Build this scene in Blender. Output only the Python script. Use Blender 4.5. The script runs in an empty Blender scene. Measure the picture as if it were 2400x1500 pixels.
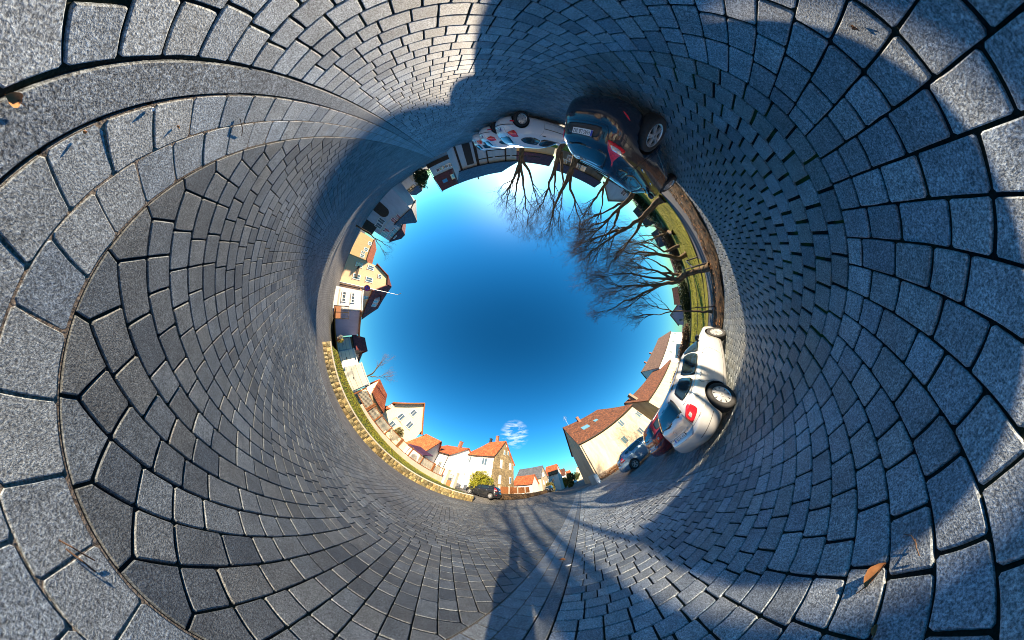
import bpy, bmesh, math, random
import numpy as np
from mathutils import Vector, Matrix

# ---------------------------------------------------------------- camera, light, exposure
C = bpy.context.scene.collection
scn = bpy.context.scene
R0 = 402.0          # radius of the horizon circle in the 2400 px wide photograph
EYE = 1.5
A66 = math.radians(66.0)
CA, SA = math.cos(A66), math.sin(A66)

cam_d = bpy.data.cameras.new('camera')
cam_d.type = 'PANO'
cam_d.panorama_type = 'FISHEYE_LENS_POLYNOMIAL'
cam_d.fisheye_fov = math.radians(360)
cam_d.sensor_fit = 'HORIZONTAL'
cam_d.sensor_width = 36.0
cam_d.fisheye_polynomial_k0 = 0.0
cam_d.clip_start = 0.01
cam_d.clip_end = 3000.0
KS = (5.43779668e-02, -4.02015696e-01, 2.71709042e-02, -9.37875868e-04, 1.28966404e-05)   # theta = 2 atan(r / R0), fitted
for i, k in enumerate(KS):
    setattr(cam_d, 'fisheye_polynomial_k%d' % i, k)
cam = bpy.data.objects.new('camera', cam_d)
C.objects.link(cam)
cam.matrix_world = Matrix(((CA, -SA, 0, 0), (-SA, -CA, 0, 0), (0, 0, -1, EYE), (0, 0, 0, 1)))
scn.camera = cam

SUN_EL = math.radians(12.1)
SUN_DIR = Vector((-0.9135 * math.cos(SUN_EL), -0.4067 * math.cos(SUN_EL), math.sin(SUN_EL)))   # towards the sun
sun_d = bpy.data.lights.new('sun', 'SUN')
sun_d.energy = 5.0
sun_d.angle = math.radians(0.6)
sun_d.color = (1.0, 0.81, 0.58)
sun = bpy.data.objects.new('sun', sun_d)
C.objects.link(sun)
sun.rotation_euler = SUN_DIR.to_track_quat('Z', 'Y').to_euler()
sun.location = (0, 0, 60)

world = bpy.data.worlds.new('World')
scn.world = world
world.use_nodes = True
wn, wl = world.node_tree.nodes, world.node_tree.links
wn.clear()
w_out = wn.new('ShaderNodeOutputWorld')
w_bg = wn.new('ShaderNodeBackground')
w_bg.inputs['Strength'].default_value = 0.060
w_sky = wn.new('ShaderNodeTexSky')
w_sky.sky_type = 'NISHITA'
w_sky.sun_disc = False
w_sky.sun_elevation = SUN_EL
w_sky.sun_rotation = math.atan2(SUN_DIR.x, SUN_DIR.y)
w_sky.altitude = 200
w_sky.air_density = 1.0
w_sky.dust_density = 0.15
w_sky.ozone_density = 3.0
w_hs = wn.new('ShaderNodeHueSaturation')
w_hs.inputs['Saturation'].default_value = 1.25
w_hs.inputs['Value'].default_value = 1.0
w_hs.inputs['Hue'].default_value = 0.493
w_tint = wn.new('ShaderNodeMixRGB'); w_tint.blend_type = 'MULTIPLY'; w_tint.inputs[0].default_value = 1.0
w_tint.inputs[2].default_value = (0.50, 1.06, 1.22, 1)
wl.new(w_sky.outputs[0], w_hs.inputs['Color']); wl.new(w_hs.outputs[0], w_tint.inputs[1])
# wisps of cloud low over the street, and the sun's own bright disc and halo
w_geo = wn.new('ShaderNodeTexCoord')
def wmath(op, a, b=None, c=None):
    n = wn.new('ShaderNodeMath'); n.operation = op
    for i, v in enumerate((a, b, c)):
        if v is None: continue
        if isinstance(v, (int, float)): n.inputs[i].default_value = v
        else: wl.new(v, n.inputs[i])
    return n.outputs[0]
def wdot(vec):
    n = wn.new('ShaderNodeVectorMath'); n.operation = 'DOT_PRODUCT'
    wl.new(w_geo.outputs['Generated'], n.inputs[0]); n.inputs[1].default_value = vec
    return n.outputs['Value']
def dir_of(px, py):
    X, Y = px - 1200.0, py - 750.0
    r = math.hypot(X, Y); th = 2 * math.atan(r / R0)
    X /= r; Y /= r
    return Vector(((X * CA + Y * SA) * math.sin(th), (-X * SA + Y * CA) * math.sin(th), math.cos(th)))
sd = wdot(tuple(SUN_DIR))
halo = wmath('MULTIPLY', wmath('POWER', wmath('MAXIMUM', sd, 0.0), 22.0), 2.3)
halo2 = wmath('MULTIPLY', wmath('POWER', wmath('MAXIMUM', sd, 0.0), 900.0), 22.0)
disc = wmath('MULTIPLY', wmath('GREATER_THAN', sd, math.cos(math.radians(0.75))), 260.0)
gl = wmath('ADD', wmath('ADD', halo, halo2), disc)
w_glow = wn.new('ShaderNodeMixRGB'); w_glow.blend_type = 'ADD'; w_glow.inputs[0].default_value = 1.0
w_gc = wn.new('ShaderNodeMixRGB'); w_gc.blend_type = 'MULTIPLY'; w_gc.inputs[0].default_value = 1.0
w_gc.inputs[1].default_value = (1.0, 0.95, 0.86, 1)
wl.new(gl, w_gc.inputs[2])
wl.new(w_tint.outputs[0], w_glow.inputs[1]); wl.new(w_gc.outputs[0], w_glow.inputs[2])
w_map = wn.new('ShaderNodeMapping'); w_map.inputs['Scale'].default_value = (9, 11, 42)
w_noi = wn.new('ShaderNodeTexNoise'); w_noi.inputs['Detail'].default_value = 9; w_noi.inputs['Roughness'].default_value = 0.62
w_noi.inputs['Scale'].default_value = 1.0
wl.new(w_geo.outputs['Generated'], w_map.inputs[0]); wl.new(w_map.outputs[0], w_noi.inputs[0])
cd = dir_of(1206, 1018)
cm = wmath('SUBTRACT', wdot(tuple(cd)), math.cos(math.radians(7.0)))
cm = wmath('MAXIMUM', wmath('DIVIDE', cm, 1 - math.cos(math.radians(7.0))), 0.0)
cm = wmath('MULTIPLY', wmath('MAXIMUM', wmath('MULTIPLY', wmath('SUBTRACT', w_noi.outputs[0], 0.46), 4.0), 0.0), cm)
cm = wmath('MINIMUM', cm, 0.5)
w_cl = wn.new('ShaderNodeMixRGB'); wl.new(cm, w_cl.inputs[0])
wl.new(w_glow.outputs[0], w_cl.inputs[1]); w_cl.inputs[2].default_value = (7.5, 8.0, 8.6, 1)
wl.new(w_cl.outputs[0], w_bg.inputs['Color'])
wl.new(w_bg.outputs[0], w_out.inputs[0])

scn.view_settings.view_transform = 'Standard'
scn.view_settings.look = 'None'
scn.view_settings.gamma = 1.0
scn.view_settings.use_curve_mapping = False
scn.view_settings.exposure = 1.75
scn.render.engine = 'CYCLES'
scn.cycles.pixel_filter_type = 'BLACKMAN_HARRIS'
scn.cycles.filter_width = 1.0
scn.cycles.max_bounces = 6
scn.cycles.diffuse_bounces = 3
scn.cycles.glossy_bounces = 3
scn.cycles.transmission_bounces = 4
scn.cycles.transparent_max_bounces = 8
scn.cycles.sample_clamp_indirect = 6.0

# ---------------------------------------------------------------- placing things from the survey
def at(px, py, D):
    """point seen at (px, py) of the photograph, D metres away in plan"""
    d = dir_of(px, py); k = D / math.hypot(d.x, d.y)
    return Vector((d.x * k, d.y * k, EYE + d.z * k))
def onz(px, py, z=0.0):
    d = dir_of(px, py); k = (z - EYE) / d.z
    return Vector((d.x * k, d.y * k, z))
def onwall(px, py, A, B):
    """point seen at (px, py) on the upright plane through plan points A and B: (distance along AB, height)"""
    d = dir_of(px, py)
    e = Vector((B[0] - A[0], B[1] - A[1])); L = e.length; e /= L
    n = Vector((-e.y, e.x))
    k = (A[0] * n.x + A[1] * n.y) / (d.x * n.x + d.y * n.y)
    x, y, z = d.x * k, d.y * k, EYE + d.z * k
    return ((x - A[0]) * e.x + (y - A[1]) * e.y, z)

# ---------------------------------------------------------------- object helpers
def tag(o, label=None, cat=None, group=None, kind=None):
    if label: o['label'] = label
    if cat: o['category'] = cat
    if group: o['group'] = group
    if kind: o['kind'] = kind
    return o
def empty(name, loc, rz=0.0, label=None, cat=None, group=None):
    o = bpy.data.objects.new(name, None); C.objects.link(o)
    o.location = loc; o.rotation_euler = (0, 0, rz); o.empty_display_size = 0.2
    return tag(o, label, cat, group)
def mesh(name, verts, faces, smooth=False):
    me = bpy.data.meshes.new(name)
    me.from_pydata([tuple(v) for v in verts], [], faces)
    me.validate(); me.update()
    if smooth:
        me.polygons.foreach_set('use_smooth', [True] * len(me.polygons))
    return me
def obj(name, me, mat, parent=None, loc=None, rz=None):
    o = bpy.data.objects.new(name, me); C.objects.link(o)
    if mat is not None:
        if not me.materials:
            for m in (mat if isinstance(mat, (list, tuple)) else [mat]): me.materials.append(m)
    if parent is not None: o.parent = parent
    if loc is not None: o.location = loc
    if rz is not None: o.rotation_euler = (0, 0, rz)
    return o
def copy_tree(root, loc, rz=None):
    c = root.copy(); C.objects.link(c); c.location = loc
    if rz is not None: c.rotation_euler = (0, 0, rz)
    for ch in list(root.children):
        d = ch.copy(); C.objects.link(d); d.parent = c
        for g in ch.children:
            h = g.copy(); C.objects.link(h); h.parent = d
    return c
class MB:
    def __init__(s, org=(0, 0, 0)): s.v = []; s.f = []; s.o = Vector(org)
    def poly(s, pts):
        n = len(s.v); s.v += [Vector(p) - s.o for p in pts]; s.f.append(tuple(range(n, n + len(pts))))
    def prism(s, base, top):
        """closed solid between two loops of the same length"""
        n = len(s.v); m = len(base)
        s.v += [Vector(p) - s.o for p in base] + [Vector(p) - s.o for p in top]
        s.f.append(tuple(range(n + m - 1, n - 1, -1))); s.f.append(tuple(range(n + m, n + 2 * m)))
        for i in range(m):
            j = (i + 1) % m
            s.f.append((n + i, n + j, n + m + j, n + m + i))
    def box(s, c, ex, ey, ez=(0, 0, 1), sx=1, sy=1, sz=1):
        """centre c, half-sizes along three axes"""
        c = Vector(c); a = Vector(ex) * sx; b = Vector(ey) * sy; d = Vector(ez) * sz
        s.prism([c - a - b - d, c + a - b - d, c + a + b - d, c - a + b - d],
                [c - a - b + d, c + a - b + d, c + a + b + d, c - a + b + d])
    def abox(s, x0, x1, y0, y1, z0, z1):
        s.prism([(x0, y0, z0), (x1, y0, z0), (x1, y1, z0), (x0, y1, z0)], [(x0, y0, z1), (x1, y0, z1), (x1, y1, z1), (x0, y1, z1)])
    def tube(s, pts, rad, n=6, cap=True):
        base = len(s.v); P = [Vector(p) for p in pts]
        if not isinstance(rad, (list, tuple)): rad = [rad] * len(P)
        prev = None
        for i, p in enumerate(P):
            t = (P[min(i + 1, len(P) - 1)] - P[max(i - 1, 0)])
            if t.length < 1e-9: t = Vector((0, 0, 1))
            t.normalize()
            if prev is None:
                a = t.orthogonal().normalized()
            else:
                a = (prev - t * prev.dot(t))
                a = a.normalized() if a.length > 1e-6 else t.orthogonal().normalized()
            prev = a; b = t.cross(a)
            for k in range(n):
                an = 2 * math.pi * k / n
                s.v.append(p + (a * math.cos(an) + b * math.sin(an)) * rad[i] - s.o)
        for i in range(len(P) - 1):
            for k in range(n):
                q = (k + 1) % n
                s.f.append((base + i * n + k, base + i * n + q, base + (i + 1) * n + q, base + (i + 1) * n + k))
        if cap and n > 3:
            s.f.append(tuple(base + k for k in range(n - 1, -1, -1)))
            s.f.append(tuple(base + (len(P) - 1) * n + k for k in range(n)))
    def build(s, name, mat, parent=None, loc=None, smooth=False):
        return obj(name, mesh(name, s.v, s.f, smooth), mat, parent, loc)

# ---------------------------------------------------------------- materials
def nd(nt, t, **k):
    n = nt.nodes.new(t)
    for a, b in k.items():
        if a.startswith('i_'): n.inputs[a[2:].replace('_', ' ')].default_value = b
        else: setattr(n, a, b)
    return n
def base_mat(name, rough=0.8, metal=0.0, spec=0.5, coat=0.0):
    m = bpy.data.materials.new(name); m.use_nodes = True
    nt = m.node_tree; b = nt.nodes['Principled BSDF']
    b.inputs['Roughness'].default_value = rough; b.inputs['Metallic'].default_value = metal
    b.inputs['Specular IOR Level'].default_value = spec; b.inputs['Coat Weight'].default_value = coat
    b.inputs['Coat Roughness'].default_value = 0.05
    return m, nt, b
def plain(name, col, rough=0.6, metal=0.0, spec=0.5, coat=0.0, noise=0.12, scale=6.0, emit=None):
    m, nt, b = base_mat(name, rough, metal, spec, coat)
    g = nd(nt, 'ShaderNodeNewGeometry'); n = nd(nt, 'ShaderNodeTexNoise', i_Scale=scale, i_Detail=6.0)
    nt.links.new(g.outputs['Position'], n.inputs['Vector'])
    mr = nd(nt, 'ShaderNodeMapRange'); mr.inputs[1].default_value = 0.3; mr.inputs[2].default_value = 0.7
    mr.inputs[3].default_value = 1 - noise; mr.inputs[4].default_value = 1 + noise
    nt.links.new(n.outputs[0], mr.inputs[0])
    mx = nd(nt, 'ShaderNodeVectorMath', operation='SCALE'); mx.inputs[0].default_value = col[:3]
    nt.links.new(mr.outputs[0], mx.inputs['Scale']); nt.links.new(mx.outputs[0], b.inputs['Base Color'])
    return m
def bump(nt, b, h, dist=0.01, strength=0.6):
    bp = nd(nt, 'ShaderNodeBump'); bp.inputs['Distance'].default_value = dist; bp.inputs['Strength'].default_value = strength
    nt.links.new(h, bp.inputs['Height']); nt.links.new(bp.outputs[0], b.inputs['Normal'])
def stone_mat(name, dark, light, warm, speck=0.62, grain=130.0, bmp=0.0035):
    """concrete / granite stone: every stone its own tone, salt-and-pepper grain, blotches"""
    m, nt, b = base_mat(name, 0.66, 0, 0.5)
    L = nt.links.new
    g = nd(nt, 'ShaderNodeNewGeometry')
    at_ = nd(nt, 'ShaderNodeAttribute', attribute_name='rnd'); oi = nd(nt, 'ShaderNodeObjectInfo')
    ad = nd(nt, 'ShaderNodeMath', operation='ADD'); L(at_.outputs['Fac'], ad.inputs[0]); L(oi.outputs['Random'], ad.inputs[1])
    fr = nd(nt, 'ShaderNodeMath', operation='FRACT'); L(ad.outputs[0], fr.inputs[0])
    r2 = nd(nt, 'ShaderNodeMath', operation='MULTIPLY'); L(fr.outputs[0], r2.inputs[0]); r2.inputs[1].default_value = 17.31
    r3 = nd(nt, 'ShaderNodeMath', operation='FRACT'); L(r2.outputs[0], r3.inputs[0])
    tone = nd(nt, 'ShaderNodeMixRGB'); L(fr.outputs[0], tone.inputs[0]); tone.inputs[1].default_value = (*dark, 1); tone.inputs[2].default_value = (*light, 1)
    wf = nd(nt, 'ShaderNodeMath', operation='MULTIPLY'); L(r3.outputs[0], wf.inputs[0]); wf.inputs[1].default_value = 0.55
    tw = nd(nt, 'ShaderNodeMixRGB'); L(wf.outputs[0], tw.inputs[0]); L(tone.outputs[0], tw.inputs[1]); tw.inputs[2].default_value = (*warm, 1)
    n1 = nd(nt, 'ShaderNodeTexNoise', i_Scale=grain, i_Detail=3.0, i_Roughness=0.7); L(g.outputs['Position'], n1.inputs[0])
    n2 = nd(nt, 'ShaderNodeTexNoise', i_Scale=9.0, i_Detail=5.0); L(g.outputs['Position'], n2.inputs[0])
    n3 = nd(nt, 'ShaderNodeTexNoise', i_Scale=0.7, i_Detail=4.0); L(g.outputs['Position'], n3.inputs[0])
    s1 = nd(nt, 'ShaderNodeMapRange'); L(n1.outputs[0], s1.inputs[0]); s1.inputs[1].default_value = 0.36; s1.inputs[2].default_value = 0.64
    s1.inputs[3].default_value = 1 - speck; s1.inputs[4].default_value = 1 + speck
    s2 = nd(nt, 'ShaderNodeMapRange'); L(n2.outputs[0], s2.inputs[0]); s2.inputs[1].default_value = 0.3; s2.inputs[2].default_value = 0.7
    s2.inputs[3].default_value = 0.78; s2.inputs[4].default_value = 1.16
    s3 = nd(nt, 'ShaderNodeMapRange'); L(n3.outputs[0], s3.inputs[0]); s3.inputs[1].default_value = 0.3; s3.inputs[2].default_value = 0.7
    s3.inputs[3].default_value = 0.72; s3.inputs[4].default_value = 1.2
    n4 = nd(nt, 'ShaderNodeTexNoise', i_Scale=grain * .42, i_Detail=2.0, i_Roughness=0.8); L(g.outputs['Position'], n4.inputs[0])
    s4 = nd(nt, 'ShaderNodeMapRange'); L(n4.outputs[0], s4.inputs[0]); s4.inputs[1].default_value = 0.35; s4.inputs[2].default_value = 0.65
    s4.inputs[3].default_value = 1 - speck * .6; s4.inputs[4].default_value = 1 + speck * .6
    m0 = nd(nt, 'ShaderNodeMath', operation='MULTIPLY'); L(s4.outputs[0], m0.inputs[0]); L(s2.outputs[0], m0.inputs[1])
    m1 = nd(nt, 'ShaderNodeMath', operation='MULTIPLY'); L(s1.outputs[0], m1.inputs[0]); L(m0.outputs[0], m1.inputs[1])
    m2 = nd(nt, 'ShaderNodeMath', operation='MULTIPLY'); L(m1.outputs[0], m2.inputs[0]); L(s3.outputs[0], m2.inputs[1])
    sc = nd(nt, 'ShaderNodeVectorMath', operation='SCALE'); L(tw.outputs[0], sc.inputs[0]); L(m2.outputs[0], sc.inputs['Scale'])
    L(sc.outputs[0], b.inputs['Base Color'])
    bump(nt, b, n1.outputs[0], bmp, 1.0)
    return m
def joint_mat(name, col, moss, amount):
    m, nt, b = base_mat(name, 0.95, 0, 0.2)
    L = nt.links.new
    g = nd(nt, 'ShaderNodeNewGeometry')
    n1 = nd(nt, 'ShaderNodeTexNoise', i_Scale=90.0, i_Detail=6.0); L(g.outputs['Position'], n1.inputs[0])
    n2 = nd(nt, 'ShaderNodeTexNoise', i_Scale=3.0, i_Detail=5.0); L(g.outputs['Position'], n2.inputs[0])
    cr = nd(nt, 'ShaderNodeValToRGB'); L(n1.outputs[0], cr.inputs[0])
    cr.color_ramp.elements[0].position = 0.35; cr.color_ramp.elements[0].color = (*[c * 0.35 for c in col], 1)
    cr.color_ramp.elements[1].position = 0.75; cr.color_ramp.elements[1].color = (*[c * 1.9 for c in col], 1)
    mr = nd(nt, 'ShaderNodeMapRange'); L(n2.outputs[0], mr.inputs[0]); mr.inputs[1].default_value = 0.45; mr.inputs[2].default_value = 0.6
    mr.inputs[3].default_value = 0; mr.inputs[4].default_value = amount
    mx = nd(nt, 'ShaderNodeMixRGB'); L(mr.outputs[0], mx.inputs[0]); L(cr.outputs[0], mx.inputs[1]); mx.inputs[2].default_value = (*moss, 1)
    L(mx.outputs[0], b.inputs['Base Color']); bump(nt, b, n1.outputs[0], 0.006, 1.0)
    return m
def two_tone(name, c1, c2, scale, rough=0.9, lo=0.4, hi=0.6, bmp=0.0, detail=8.0, stretch=(1, 1, 1)):
    m, nt, b = base_mat(name, rough, 0, 0.3)
    L = nt.links.new
    g = nd(nt, 'ShaderNodeNewGeometry'); mp = nd(nt, 'ShaderNodeMapping'); mp.inputs['Scale'].default_value = stretch
    L(g.outputs['Position'], mp.inputs[0])
    n = nd(nt, 'ShaderNodeTexNoise', i_Scale=scale, i_Detail=detail, i_Roughness=0.65); L(mp.outputs[0], n.inputs[0])
    cr = nd(nt, 'ShaderNodeValToRGB'); L(n.outputs[0], cr.inputs[0])
    cr.color_ramp.elements[0].position = lo; cr.color_ramp.elements[0].color = (*c1, 1)
    cr.color_ramp.elements[1].position = hi; cr.color_ramp.elements[1].color = (*c2, 1)
    L(cr.outputs[0], b.inputs['Base Color'])
    if bmp: bump(nt, b, n.outputs[0], bmp, 1.0)
    return m
def paving_far(name, c1, c2):
    m, nt, b = base_mat(name, 0.88, 0, 0.3)
    L = nt.links.new
    g = nd(nt, 'ShaderNodeNewGeometry')
    br = nd(nt, 'ShaderNodeTexBrick', i_Scale=1.0); br.inputs['Color1'].default_value = (*c1, 1); br.inputs['Color2'].default_value = (*c2, 1)
    br.inputs['Mortar'].default_value = (0.035, 0.033, 0.03, 1); br.inputs['Mortar Size'].default_value = 0.012
    br.inputs['Brick Width'].default_value = 0.22; br.inputs['Row Height'].default_value = 0.17
    L(g.outputs['Position'], br.inputs[0])
    n = nd(nt, 'ShaderNodeTexNoise', i_Scale=60.0, i_Detail=6.0); L(g.outputs['Position'], n.inputs[0])
    n2 = nd(nt, 'ShaderNodeTexNoise', i_Scale=0.5, i_Detail=5.0); L(g.outputs['Position'], n2.inputs[0])
    ad = nd(nt, 'ShaderNodeMath', operation='ADD'); L(n.outputs[0], ad.inputs[0]); L(n2.outputs[0], ad.inputs[1])
    mr = nd(nt, 'ShaderNodeMapRange'); L(ad.outputs[0], mr.inputs[0]); mr.inputs[1].default_value = 0.7; mr.inputs[2].default_value = 1.3
    mr.inputs[3].default_value = 0.7; mr.inputs[4].default_value = 1.3
    sc = nd(nt, 'ShaderNodeVectorMath', operation='SCALE'); L(br.outputs[0], sc.inputs[0]); L(mr.outputs[0], sc.inputs['Scale'])
    L(sc.outputs[0], b.inputs['Base Color'])
    bump(nt, b, br.outputs[1], -0.004, 0.6)
    return m
def tile_mat(name, c1, c2, ex, scale=3.0, rows=True):
    """roof tiles: vertical channels across the eave direction ex, courses up the slope"""
    m, nt, b = base_mat(name, 0.75, 0, 0.35)
    L = nt.links.new
    g = nd(nt, 'ShaderNodeNewGeometry')
    d = nd(nt, 'ShaderNodeVectorMath', operation='DOT_PRODUCT'); L(g.outputs['Position'], d.inputs[0]); d.inputs[1].default_value = (ex[0], ex[1], 0)
    sp = nd(nt, 'ShaderNodeSeparateXYZ'); L(g.outputs['Position'], sp.inputs[0])
    cb = nd(nt, 'ShaderNodeCombineXYZ'); L(d.outputs['Value'], cb.inputs[0]); L(sp.outputs[2], cb.inputs[1])
    br = nd(nt, 'ShaderNodeTexBrick', i_Scale=scale); L(cb.outputs[0], br.inputs[0])
    br.inputs['Color1'].default_value = (*c1, 1); br.inputs['Color2'].default_value = (*c2, 1)
    br.inputs['Mortar'].default_value = (*[c * 0.28 for c in c1], 1); br.inputs['Mortar Size'].default_value = 0.05
    br.inputs['Mortar Smooth'].default_value = 0.6
    br.inputs['Brick Width'].default_value = 0.75; br.inputs['Row Height'].default_value = 0.62; br.offset = 0.0 if not rows else 0.5
    n = nd(nt, 'ShaderNodeTexNoise', i_Scale=1.3, i_Detail=8.0, i_Roughness=0.7); L(g.outputs['Position'], n.inputs[0])
    mr = nd(nt, 'ShaderNodeMapRange'); L(n.outputs[0], mr.inputs[0]); mr.inputs[1].default_value = 0.3; mr.inputs[2].default_value = 0.7
    mr.inputs[3].default_value = 0.62; mr.inputs[4].default_value = 1.3
    sc = nd(nt, 'ShaderNodeVectorMath', operation='SCALE'); L(br.outputs[0], sc.inputs[0]); L(mr.outputs[0], sc.inputs['Scale'])
    L(sc.outputs[0], b.inputs['Base Color']); bump(nt, b, br.outputs[1], -0.04, 0.9)
    return m
def plaster(name, col, stain=0.14):
    m, nt, b = base_mat(name, 0.9, 0, 0.2)
    L = nt.links.new
    g = nd(nt, 'ShaderNodeNewGeometry')
    mp = nd(nt, 'ShaderNodeMapping'); mp.inputs['Scale'].default_value = (1.2, 1.2, 0.35); L(g.outputs['Position'], mp.inputs[0])
    n = nd(nt, 'ShaderNodeTexNoise', i_Scale=1.4, i_Detail=9.0, i_Roughness=0.65); L(mp.outputs[0], n.inputs[0])
    n2 = nd(nt, 'ShaderNodeTexNoise', i_Scale=45.0, i_Detail=3.0); L(g.outputs['Position'], n2.inputs[0])
    mr = nd(nt, 'ShaderNodeMapRange'); L(n.outputs[0], mr.inputs[0]); mr.inputs[1].default_value = 0.3; mr.inputs[2].default_value = 0.7
    mr.inputs[3].default_value = 1 - stain; mr.inputs[4].default_value = 1 + stain * 0.6
    sc = nd(nt, 'ShaderNodeVectorMath', operation='SCALE'); sc.inputs[0].default_value = col; L(mr.outputs[0], sc.inputs['Scale'])
    L(sc.outputs[0], b.inputs['Base Color']); bump(nt, b, n2.outputs[0], 0.006, 0.5)
    return m

M = {}  # paver, gutter and kerb colours are shifted blue so their shade looks bluer
M['apron'] = stone_mat('grey_paver', (0.120, 0.148, 0.174), (0.275, 0.320, 0.353), (0.267, 0.280, 0.269))
M['bay'] = stone_mat('bay_paver', (0.103, 0.130, 0.151), (0.215, 0.250, 0.269), (0.224, 0.225, 0.190))
M['roadstone'] = stone_mat('road_paver', (0.050, 0.062, 0.074), (0.133, 0.155, 0.170), (0.133, 0.135, 0.123))
M['gutter'] = stone_mat('gutter_slab', (0.129, 0.158, 0.185), (0.224, 0.260, 0.286), (0.241, 0.250, 0.235))
M['kerb'] = stone_mat('kerb_granite', (0.112, 0.135, 0.157), (0.138, 0.160, 0.177), (0.146, 0.160, 0.162), speck=0.8, grain=110.0, bmp=0.004)
M['joint'] = joint_mat('joint_soil', (0.011, 0.010, 0.009), (0.035, 0.05, 0.012), 0.25)
M['joint_moss'] = joint_mat('joint_moss', (0.011, 0.010, 0.008), (0.045, 0.07, 0.012), 0.8)
M['mortar'] = joint_mat('joint_mortar', (0.15, 0.125, 0.10), (0.08, 0.05, 0.03), 0.3)
M['farpave'] = paving_far('far_paving', (0.15, 0.148, 0.143), (0.21, 0.205, 0.195))
M['asphalt'] = two_tone('asphalt', (0.035, 0.037, 0.04), (0.075, 0.075, 0.078), 60.0, 0.9, 0.3, 0.7, 0.004)
M['soil'] = two_tone('leafy_soil', (0.008, 0.006, 0.004), (0.15, 0.085, 0.035), 5.0, 0.95, 0.38, 0.62, 0.05)
M['grass'] = two_tone('lawn', (0.13, 0.14, 0.010), (0.38, 0.33, 0.02), 2.2, 0.95, 0.3, 0.7, 0.03)
M['blade'] = two_tone('grass_blades', (0.10, 0.13, 0.01), (0.34, 0.32, 0.03), 8.0, 0.9, 0.3, 0.7)
M['verge'] = two_tone('verge_turf', (0.035, 0.05, 0.012), (0.13, 0.15, 0.02), 3.0, 0.95, 0.35, 0.65, 0.03)
M['pathm'] = two_tone('path_asphalt', (0.075, 0.078, 0.085), (0.13, 0.13, 0.135), 30.0, 0.9, 0.3, 0.7, 0.003)
M['bark'] = two_tone('bark', (0.04, 0.027, 0.015), (0.15, 0.105, 0.06), 11.0, 0.95, 0.35, 0.65, 0.03, stretch=(1, 1, 0.3))
M['twig'] = plain('twig_bark', (0.11, 0.062, 0.036), 0.9, noise=0.3)
M['glass'] = plain('window_glass', (0.07, 0.10, 0.13), 0.04, 0, 1.0, noise=0.05)  # grey-blue base stands in for sky reflected in the panes
M['carglass'] = plain('car_glass', (0.012, 0.02, 0.022), 0.03, 0, 1.0, coat=0.6, noise=0.05)
M['white'] = plain('white_paint', (0.72, 0.72, 0.70), 0.5)
M['wood'] = two_tone('brown_wood', (0.16, 0.055, 0.02), (0.34, 0.13, 0.04), 5.0, 0.7, 0.3, 0.7, 0.004, stretch=(1, 1, 6))
M['darkwood'] = two_tone('dark_wood', (0.03, 0.02, 0.015), (0.07, 0.045, 0.03), 6.0, 0.8)
M['metal'] = plain('grey_metal', (0.30, 0.31, 0.32), 0.4, 0.8)
M['darkmetal'] = plain('dark_metal', (0.03, 0.03, 0.032), 0.5, 0.4)
M['black'] = plain('black_rubber', (0.013, 0.013, 0.014), 0.75, noise=0.2, scale=40)
M['blacktrim'] = plain('black_trim', (0.012, 0.012, 0.013), 0.35)
M['chrome'] = plain('bright_metal', (0.75, 0.76, 0.78), 0.16, 1.0, noise=0.03)
M['sandstone'] = stone_mat('sandstone', (0.10, 0.065, 0.02), (0.42, 0.30, 0.11), (0.20, 0.19, 0.10), speck=0.6, grain=24.0, bmp=0.012)
M['coping'] = plaster('concrete_coping', (0.52, 0.45, 0.35))

# ---------------------------------------------------------------- terrain
def sstep(a, b, x):
    x = min(1.0, max(0.0, (x - a) / (b - a))); return x * x * (3 - 2 * x)   # also falls when a > b
def terrain(s, t):
    D = math.hypot(s, t)
    z = 0.85 * sstep(11.5, 22, t) * sstep(-44, -20, s) * sstep(30, 12, s)
    z += 0.3 * sstep(13, 24, t) * sstep(10, 25, s)
    z += 0.012 * max(0.0, t - 26)
    z += 1.0 * sstep(0, 14, -24 - t) + 0.01 * max(0, -t - 38)
    az = math.degrees(math.atan2(t, s))
    z += 0.6 * sstep(19.0, 20.4, D) * sstep(7, 13, az) * sstep(52, 44, az) * sstep(60, 40, D) if 5 < az < 55 else 0
    return z
def onterrain(px, py, dz=0.0):
    d = dir_of(px, py); k0 = None
    h = math.hypot(d.x, d.y)
    for i in range(1, 900):
        D = i * 0.12; k = D / h
        if EYE + d.z * k <= terrain(d.x * k, d.y * k) + dz:
            return Vector((d.x * k, d.y * k, EYE + d.z * k))
    return at(px, py, 60)

def sheet(name, x0, x1, y0, y1, nx, ny, dz, mat, label=None, kind='structure', zf=terrain):
    vs, fs = [], []
    for j in range(ny + 1):
        for i in range(nx + 1):
            x = x0 + (x1 - x0) * i / nx; y = y0 + (y1 - y0) * j / ny
            vs.append((x, y, zf(x, y) + dz))
    for j in range(ny):
        for i in range(nx):
            a = j * (nx + 1) + i; fs.append((a, a + 1, a + nx + 2, a + nx + 1))
    return tag(obj(name, mesh(name, vs, fs, True), mat), label, kind=kind)

def ground_z(x, y):
    near = sstep(9.9, 9.6, y) * sstep(-6.7, -6.3, y) * sstep(23.2, 22.8, x) * sstep(-30.6, -30.2, x)
    return terrain(x, y) - 0.09 * near
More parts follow.
